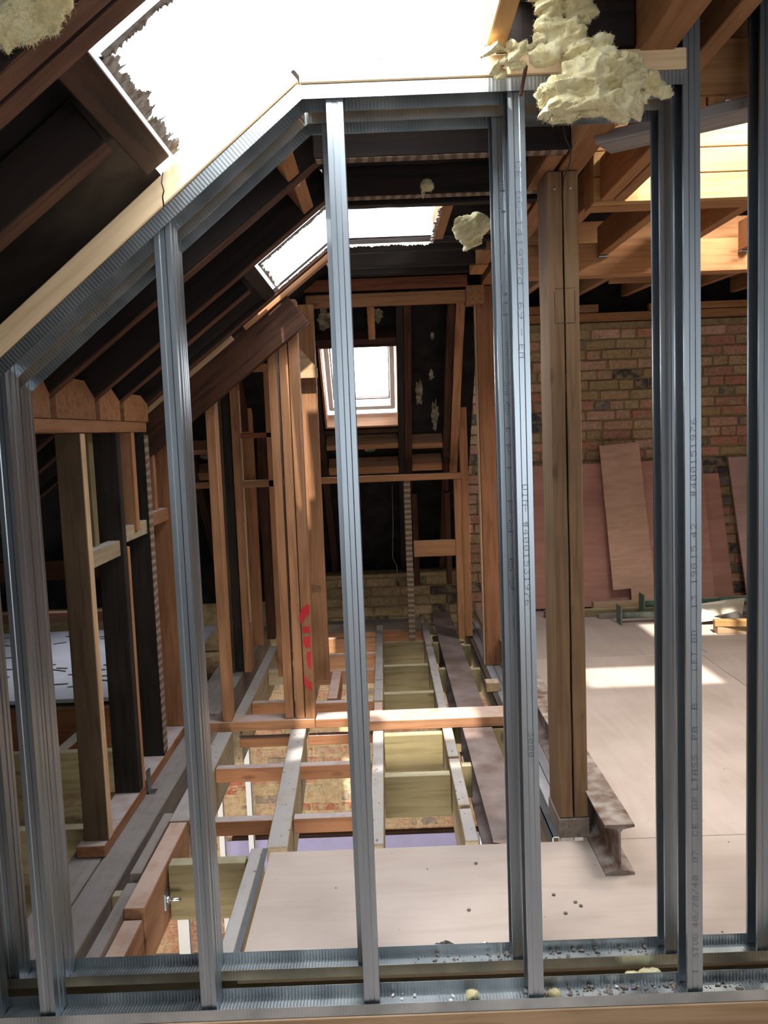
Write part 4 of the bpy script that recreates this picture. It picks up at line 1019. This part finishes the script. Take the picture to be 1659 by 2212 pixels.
ragged('torn_plaster', [S(-.435, 1.45), S(-.435, 1.93)], sdir, .006, .035, 'ragged white plaster edge down the left side of the near opening', seed=1)
ragged('torn_plaster', [S(-.43, 1.447), S(-.17, 1.447)], (0, 1, 0), .004, .018, 'ragged plaster edge along the near rim of the near opening', seed=2)
ragged('torn_plaster', [(-.10, 1.95, 2.205), (.28, 1.95, 2.205)], (0, -1, -.25), .003, .014, 'torn plaster crumbs over the pale head timber', seed=3)
ragged('torn_plaster', [S(-.43, 3.20), S(-.43, 3.76)], sdir, .004, .020, 'ragged plaster edge at the low side of the far opening', seed=4)
ragged('torn_plaster', [S(-.43, 3.205), S(-.17, 3.205)], (0, 1, 0), .004, .022, 'ragged plaster edge on the near rim of the sloping far opening', seed=5)
ragged('torn_plaster', [S(-.43, 3.76), S(-.18, 3.76)], (0, -1, -.3), .003, .030, 'ragged plaster on the far rim of the sloping far opening', seed=6)
ragged('torn_plaster', [(-.12, 3.765, 2.195), (.25, 3.765, 2.195)], (0, -1, -.5), .003, .03, 'torn white plaster hanging on the far rim of the far opening', seed=7)
ragged('torn_plaster', [(.252, 3.22, 2.20), (.252, 3.76, 2.20)], (-1, 0, 0), .003, .018, 'ragged plaster at the right rim of the far opening', seed=8)
# pale rail of the roof window seen through the near opening
pr_ = beam('roof_window_rail', S(-.60, 1.50, .22), S(-.05, 1.50, .22), .17, .03, M['white'], up=nrm, label='pale rail seen through the upper left of the near opening', cat='rail')

# ------------------------------------------------------------------ mineral wool
def wool(name, blobs, label, vox=.007, seed=0, amp=.020, stretch=(9, 9, 20), mat='wool', fibres=500):
    bm = bmesh.new()
    for (c, r_, sc) in blobs:
        m = Matrix.Translation(c) @ Matrix.Rotation(sc[3] if len(sc) > 3 else 0, 4, 'Y') @ Matrix.Diagonal((r_ * sc[0], r_ * sc[1], r_ * sc[2], 1))
        bmesh.ops.create_icosphere(bm, subdivisions=3, radius=1, matrix=m)
    me = bm_mesh('tmp', bm); o = bpy.data.objects.new('tmp', me); COL.objects.link(o)
    md = o.modifiers.new('r', 'REMESH'); md.mode = 'VOXEL'; md.voxel_size = vox
    dgp = bpy.context.evaluated_depsgraph_get(); dgp.update(); me2 = bpy.data.meshes.new_from_object(o.evaluated_get(dgp)); bpy.data.objects.remove(o)
    vs = me2.vertices; nn = [v.normal.copy() for v in vs]
    for v, n in zip(vs, nn):
        p = v.co; q = V((p.x * .95 + p.z * .3, p.y, p.z * .95 - p.x * .3))
        warp = noise.noise_vector(p * 9 + V((seed, 0, 0))) * .9 + noise.noise_vector(p * 25 + V((0, seed, 0))) * .35
        s = V((q.x * stretch[0] + seed, q.y * stretch[1], q.z * stretch[2])) + warp
        rid = 1 - abs(noise.noise(s)) * 2.6
        rid2 = 1 - abs(noise.noise(s * 2.7 + V((7, 0, 0)))) * 2.4
        f2 = noise.noise(p * 170 + V((seed, 3, 0)))
        v.co = p + n * (amp * (rid * .85 + rid2 * .42 + f2 * .13 - .5))
    me2.update(); rr_ = random.Random(seed); fb = bmesh.new(); vv = [(v.co.copy(), v.normal.copy()) for v in vs]
    for _ in range(fibres):
        p, n = rr_.choice(vv); t = (n.cross(V((rr_.uniform(-1, 1), rr_.uniform(-1, 1), rr_.uniform(-1, 1)))).normalized() + n * rr_.uniform(.0, .7)).normalized()
        ln = rr_.uniform(.003, .010); sd = t.cross(n).normalized() * .0003
        m_ = p + t * ln * .5 + n * .001; e_ = p + t * ln + V((0, 0, -ln * .25))
        a_ = [fb.verts.new(c_) for c_ in (p - sd, p + sd, m_ + sd, m_ - sd, e_)]
        fb.faces.new((a_[0], a_[1], a_[2], a_[3])); fb.faces.new((a_[3], a_[2], a_[4]))
    for p in me2.polygons: p.use_smooth = True
    me2.materials.clear(); o = link(name, me2, M[mat]); fo = link('loose_fibres', bm_mesh('loose_fibres', fb), M[mat], o); fo['kind'] = 'stuff'; return tag(o, label, 'insulation')
def wb_(px, py, r, y, sx=1.0, sz=1.0, rot=0.0, sy=.55):
    return (at(px, py, Y=y), r * y / F, (sx, sy, sz, rot))
wool('mineral_wool', [wb_(1180, -10, 34, 1.86), wb_(1190, 45, 34, 1.86, .8, 1.3), wb_(1250, 10, 38, 1.87, .9, 1.2), wb_(1225, 75, 36, 1.86), wb_(1175, 108, 32, 1.85), wb_(1120, 108, 22, 1.86, 1.4, .8), wb_(1060, 108, 17, 1.87, 1.8, .7, .1),
                      wb_(1078, 150, 16, 1.90, 1, 1.3), wb_(1110, 135, 18, 1.88, 1.4, .8), wb_(1262, 120, 40, 1.86), wb_(1298, 105, 30, 1.86, .8, 1.2), wb_(1285, 165, 62, 1.83, 1.25, .9, -.25), wb_(1225, 200, 52, 1.82, 1.1, .75), wb_(1180, 225, 26, 1.84, .9, 1.2),
                      wb_(1290, 225, 52, 1.82, 1.5, .7, .1), wb_(1225, 258, 24, 1.84, 1.4, .7), wb_(1355, 195, 44, 1.83, .8, 1.3), wb_(1352, 235, 32, 1.83, 1, .9), wb_(1372, 150, 26, 1.84, .9, 1.3), wb_(1400, 175, 24, 1.86, 1.4, .7, .6), wb_(1432, 192, 14, 1.88, 1.5, .8, .7), wb_(1395, 215, 12, 1.87, .7, 1.3)],
     'big pale yellow clump of mineral wool hanging over the head track', vox=.0035, seed=2, amp=.015, stretch=(6, 9, 30), fibres=9000)
wool('mineral_wool', [wb_(30, 20, 60, 1.27), wb_(90, 15, 50, 1.27), wb_(110, 55, 35, 1.27), wb_(55, 75, 38, 1.27, 1.4, .7), wb_(10, 90, 22, 1.27), wb_(125, 5, 30, 1.28)], 'dull clump of mineral wool stuffed in the top left corner', vox=.004, seed=7, amp=.014, stretch=(10, 10, 22), fibres=2500)
wool('mineral_wool', [wb_(1005, 492, 26, 3.35), wb_(1035, 487, 26, 3.35), wb_(1008, 522, 16, 3.35, .8, 1.2), wb_(1025, 508, 20, 3.35)], 'small greenish tuft of mineral wool beside the light trimmer', vox=.006, seed=11, amp=.012)
wool('mineral_wool', [wb_(922, 402, 13, 3.02), wb_(914, 420, 8, 3.02, .8, 1.4)], 'tiny pale wool tuft hanging under the ceiling joist', vox=.004, seed=14, amp=.006)
wool('mineral_wool', [wb_(655, 380, 10, 2.75, 1.6, .8, -.5), wb_(640, 395, 8, 2.75, 1, .8)], 'wisp of wool caught by the slope nogging', vox=.004, seed=17, amp=.006)
# reddish splinter and cables
beam('splinter', at(1137, 140, Y=1.90), at(1124, 208, Y=1.90), .008, .006, M['old_red'], up=(0, 1, 0), label='reddish splinter hanging below the torn edge near the wool', cat='splinter')
tag(tube('cable', [at(352, 372, Y=1.925), at(349, 395, Y=1.925), at(354, 412, Y=1.92), at(351, 425, Y=1.925), at(354, 446, Y=1.93)], .0016, M['cable']), 'thin dark cable end hanging over the sloping pale timber', 'cable')
tag(tube('cable', [at(1212, 250, Y=2.5), at(1222, 300, Y=2.55), at(1233, 322, Y=2.6), at(1232, 350, Y=2.65), at(1218, 385, Y=2.72), at(1214, 430, Y=2.78)], .0022, M['cable']), 'dark cable looping down to the head of the double post', 'cable')
tag(tube('cable', [at(847, 1045, Y=5.9), at(849, 1140, Y=5.9), at(848, 1205, Y=5.9), at(857, 1222, Y=5.9), at(859, 1250, Y=5.9)], .002, M['grey']), 'thin pale wire hanging in the dark below the tie', 'cable')

# ------------------------------------------------------------------ plywood sheets leaning on the brick wall
def lean(name, pix, y_bot, y_top, mat, label, th=.018):
    pz = [at(px, py, Y=(y_bot + y_top) / 2).z for px, py in pix]; lo, hi = min(pz), max(pz); cs = []
    for px, py in pix:
        y = (y_bot + y_top) / 2
        for _ in range(3):
            z = at(px, py, Y=y).z; y = y_bot + (y_top - y_bot) * (z - lo) / (hi - lo)
        cs.append(at(px, py, Y=y))
    o = sheet(name, cs, th, mat, normal=V((0, (hi - lo), -(y_top - y_bot)))); return tag(o, label, 'plywood')
lean('plywood_board', [(1520, 1320), (1590, 1318), (1552, 1022), (1500, 1024)], 6.43, 6.455, M['ply_pink'], 'lower pink plywood offcut showing behind the large sheet')
lean('plywood_board', [(1100, 1318), (1545, 1300), (1516, 990), (1100, 1010)], 6.33, 6.425, M['ply_pink'], 'large pink plywood sheet leaning on the brick wall')
lean('plywood_board', [(1325, 1275), (1363, 1271), (1365, 1296), (1418, 1296), (1380, 955), (1295, 963)], 6.24, 6.36, M['ply_light'], 'narrow light plywood board leaning askew on the large sheet', th=.015)
lean('plywood_board', [(1616, 1300), (1760, 1296), (1720, 985), (1573, 988)], 6.28, 6.44, M['ply_grey'], 'greyish plywood sheet leaning at the right end of the brick wall')
# battens, props and bits on the floor by the wall
bx('floor_batten', 1.13, 1.92, 6.10, 6.16, .001, .05, M['treated'], label='short greenish batten on the floor before the leaning sheet', cat='batten')
bx('floor_batten', 1.50, 3.2, 6.17, 6.24, .001, .085, M['pine_pale'], label='long pale batten on the floor at the foot of the leaning boards', cat='batten')
bx('floor_batten', 1.50, 3.2, 6.02, 6.075, .001, .03, M['grey'], label='flat grey strip on the floor beside the props', cat='batten')
def prop(y, x0, x1, z, label, matA, matB):
    e = empty('steel_prop', (x0, y, z), label, 'steel prop')
    pl = boxes('base_plate', [(x0 - .004, x0 + .004, y - .06, y + .06, z - .055, z + .075)], M[matA]); pl.parent = e; pl.matrix_parent_inverse = wmat(e).inverted()
    tube('outer_tube', [(x0 + .55, y, z), (x1, y, z)], .030, M[matB], e, 14)
    tube('inner_tube', [(x0, y, z), (x0 + .55, y, z)], .022, M[matB], e, 12)
    tube('collar', [(x0 + .30, y, z), (x0 + .42, y, z)], .036, M[matB], e, 12)
    tube('pin', [(x0 + .24, y - .07, z - .03), (x0 + .30, y + .05, z - .01)], .007, M['foil'], e, 6)
    return e
prop(5.86, 1.60, 2.7, .056, 'mortar-caked steel prop lying with its plate towards the left', 'green_grey', 'green_grey')
prop(5.995, 1.80, 2.9, .100, 'green steel prop lying behind the caked one', 'green', 'green')
def bent(name, pix, label, mat='bent_metal'):
    o = sheet(name, pix, .003, M[mat]); return tag(o, label, 'metal sheet')
bent('metal_sheet', [at(1503, 1345, Y=5.72), at(1560, 1338, Y=5.70), at(1602, 1338, Y=5.70), at(1609, 1292, Y=5.80), at(1570, 1296, Y=5.80), at(1503, 1306, Y=5.80)], 'stained galvanised sheet propped on the floor by the green props')
bent('metal_sheet', [at(1538, 1332, Y=5.50), at(1612, 1346, Z=.004), at(1622, 1343, Z=.004), at(1592, 1320, Y=5.50)], 'small bent shiny offcut of metal in front of the stained sheet', 'galv')
bx('timber_offcut', 2.13, 2.40, 5.46, 5.54, .001, .045, M['pine_pale'], label='lower pale offcut lying at the edge of the sun patch', cat='offcut')
beam('timber_offcut', (2.12, 5.50, .068), (2.40, 5.45, .068), .07, .04, M['kerb'], label='upper pale offcut on top of the lower one', cat='offcut')
beam('timber_offcut', (2.36, 5.40, .01), (2.37, 5.42, .20), .06, .05, M['kerb'], up=(0, 1, 0), label='upright sunlit offcut beside the two stacked ones', cat='offcut')
beam('metal_pin', at(1505, 1343, Z=.01), at(1563, 1337, Z=.03), .012, .008, M['galv'], label='thin bright metal strip in front of the stained sheet', cat='metal strip')

# ------------------------------------------------------------------ below: uprights, lilac board
def low_up(x, w_, y, z0, z1, label): return tag(boxes('metal_upright', [(x, x + w_, y, y + .004, z0, z1), (x + w_ - .003, x + w_, y, y + .05, z0, z1)], M['white']), label, 'metal upright')
low_up(-1.125, .042, 6.21, -2.6, -.60, 'white metal upright before the lower brick wall, nearer the skewed joist')
low_up(-1.345, .042, 6.21, -2.6, -1.0, 'white metal upright before the lower brick wall, more to the left')
low_up(-1.72, .09, 6.28, -2.65, -1.3, 'broad white upright at the left of the lower wall, seen by the bolt')
lw = sheet('plasterboard', [(-1.36, 6.28, -2.66), (.75, 6.28, -2.66), (.75, 6.445, -1.755), (-1.36, 6.445, -1.755)], .0125, M['lilac']); tag(lw, 'lilac plasterboard standing against the lower brick wall', 'plasterboard')
bx('shadow_gap_strip', -1.3, .75, 6.452, 6.49, -1.77, -1.735, M['old'], label='dark strip standing for the shadow gap above the lilac board', cat='batten')  # shade between board top and wall, put in as a dark strip

# ------------------------------------------------------------------ bolt, bracket, small things
bt = empty('bolt', (-.772, 2.69, -.10), 'bolt with a square plate in the side of the orange joist', 'bolt')
o = boxes('plate_washer', [(-.767, -.761, 2.655, 2.695, -.13, -.075)], M['galv']); o.parent = bt; o.matrix_parent_inverse = wmat(bt).inverted()
tube('bolt_shank', [(-.77, 2.67, -.10), (-.715, 2.67, -.10)], .006, M['foil'], bt, 8)
tube('nut', [(-.764, 2.67, -.10), (-.752, 2.67, -.10)], .013, M['foil'], bt, 6)
tag(boxes('bracket', [(-1.018, -1.01, 3.385, 3.425, -.06, .05), (-1.018, -.985, 3.385, 3.425, -.046, -.040)], M['galv']), 'small metal bracket on the sole plate by the second stud', 'bracket')
tag(boxes('edge_strip', [(-.4565, -.4545, 2.176, 2.79, -.03, .004), (-.4565, -.440, 2.176, 2.79, .0005, .003)], M['galv']), 'grey metal strip in the slot along the left plywood edge', 'metal strip')
# crumpled foil behind the track
bm = bmesh.new(); n = 40; rr = random.Random(8); prev = None
for i in range(n + 1):
    t = i / n; x = .09 + .21 * t; hgt = .022 + .012 * math.sin(t * 6) + rr.uniform(-.003, .003); y = 2.181 + .006 * math.sin(t * 11)
    row = [bm.verts.new((x, y + rr.uniform(-.002, .002) + .004 * k, .002 + hgt * (1 - abs(k - 1.5) / 2.2) * (.6 + .4 * math.sin(k + t * 9)))) for k in range(5)]
    if prev:
        for k in range(4): bm.faces.new((prev[k], row[k], row[k + 1], prev[k + 1]))
    prev = row
tag(link('foil_strip', bm_mesh('foil_strip', bm), M['foil']), 'crumpled shiny foil strip behind the farther floor track', 'foil')
# rubble in the tracks and crumbs on the plywood
def crumbs(name, n, xr, yr, z, smin, smax, label, mat, seed):
    r = random.Random(seed); bm = bmesh.new()
    for _ in range(n):
        s = smin + (smax - smin) * r.random() ** 3
        m = Matrix.Translation((r.uniform(*xr), r.uniform(*yr), z + s * .4)) @ Matrix.Rotation(r.uniform(0, 6), 4, 'Z') @ Matrix.Rotation(r.uniform(-.5, .5), 4, 'X') @ Matrix.Diagonal((s * r.uniform(.6, 2), s, s * .7, 1))
        bmesh.ops.create_icosphere(bm, subdivisions=1, radius=1, matrix=m)
    o = link(name, bm_mesh(name, bm), M[mat]); o['kind'] = 'stuff'; return tag(o, label, 'rubble')
crumbs('rubble', 260, (.30, .68), (1.95, 2.012), .002, .0012, .007, 'brown crumbs and plaster bits in the nearer floor track', 'debris', 1)
crumbs('rubble', 120, (.72, 1.0), (1.95, 2.012), .002, .001, .004, 'fine grit in the right end of the nearer floor track', 'debris', 2)
crumbs('rubble', 220, (.02, .65), (2.10, 2.165), .002, .001, .006, 'dark crumbs in the farther floor track', 'debris', 3)
crumbs('plaster_bits', 40, (-.1, 1.0), (1.95, 2.012), .002, .002, .006, 'pale plaster bits in the nearer floor track', 'plaster', 4)
crumbs('sawdust_bits', 60, (-.35, 1.9), (2.2, 3.6), .0, .001, .0035, 'tiny dark chips strewn on the plywood', 'debris', 5)
crumbs('rubble', 200, (-.2, 1.6), (1.78, 1.93), -.07, .002, .010, 'rubble on the floor right before the partition', 'plaster', 6)
wool('mineral_wool', [(V((.63, 2.055, -.008)), .022, (1.3, .9, .7)), (V((.585, 2.05, -.006)), .016, (1.2, .9, .7))], 'tuft of mineral wool in the gap of the floor tracks', vox=.0025, seed=21, amp=.010)
wool('mineral_wool', [(V((.33, 1.985, .010)), .012, (1.5, .9, .7)), (V((.37, 1.98, .008)), .010, (1.5, .9, .7))], 'shred of wool in the nearer floor track by the middle right stud', vox=.0025, seed=22, amp=.009)
wool('mineral_wool', [(V((.17, 1.985, .008)), .011, (1.2, .9, .8))], 'pale shred of wool in the nearer floor track left of the printed stud', vox=.0025, seed=23, amp=.009)
# washers / knots lying on the near plywood
for i, (px, py, lb) in enumerate(((1013, 1967, 'left of the printed stud'), (1243, 1950, 'upper of the pair right of the printed stud'), (1255, 1958, 'lower of the pair right of the printed stud'), (1222, 1974, 'flattened, nearest the partition'), (1196, 1934, 'small, beside the printed stud'), (1028, 1866, 'small, left behind the printed stud'))):
    p = at(px, py, Z=.0); tag(tube('clout', [(p.x, p.y, .0005), (p.x, p.y, .004)], .0055, M['debris'], None, 8), 'dark pellet on the plywood, ' + lb, 'pellet')

# ------------------------------------------------------------------ groups of repeats
GR = {'metal_stud': 'metal studs of the partition', 'rafter': 'roof rafters', 'nogging': 'noggings', 'floor_joist': 'floor joists', 'joist_batten': 'battens on the joists', 'post': 'timber posts',
      'wall_stud': 'studs of the knee wall', 'ceiling_joist': 'joists of the flat ceiling', 'roof_joist': 'roof joists on the right', 'joist_hanger': 'joist hangers', 'plywood_board': 'plywood leaning on the brick wall',
      'torn_plaster': 'torn plasterboard edges', 'mineral_wool': 'pieces of mineral wool', 'wool_scrap': 'wool scraps on the hip', 'eaves_block': 'blocks between the rafter feet', 'clout': 'pellets on the plywood',
      'kerb_board': 'kerb boards of the right opening', 'wall_rail': 'rails of the small opening frame', 'rail': 'rails of the knee wall', 'metal_upright': 'white uprights below', 'cable': 'hanging cables',
      'floor_track': 'floor tracks', 'head_track': 'head tracks', 'trimmer': 'trimmers of the roof openings', 'steel_prop': 'steel props', 'steel_beam': 'steel beams', 'timber_offcut': 'sunlit offcuts',
      'floor_batten': 'battens on the floor by the wall', 'eaves_joist': 'joists in the eaves', 'ceiling_beam': 'ceiling beams', 'wall_plate': 'wall plates', 'bearer': 'bearers under the knee wall', 'floor_plank': 'grey planks'}
for o in COL.objects:
    k = o.name.split('.')[0]
    if o.parent is None and k in GR and 'label' in o and 'group' not in o: o['group'] = GR[k]
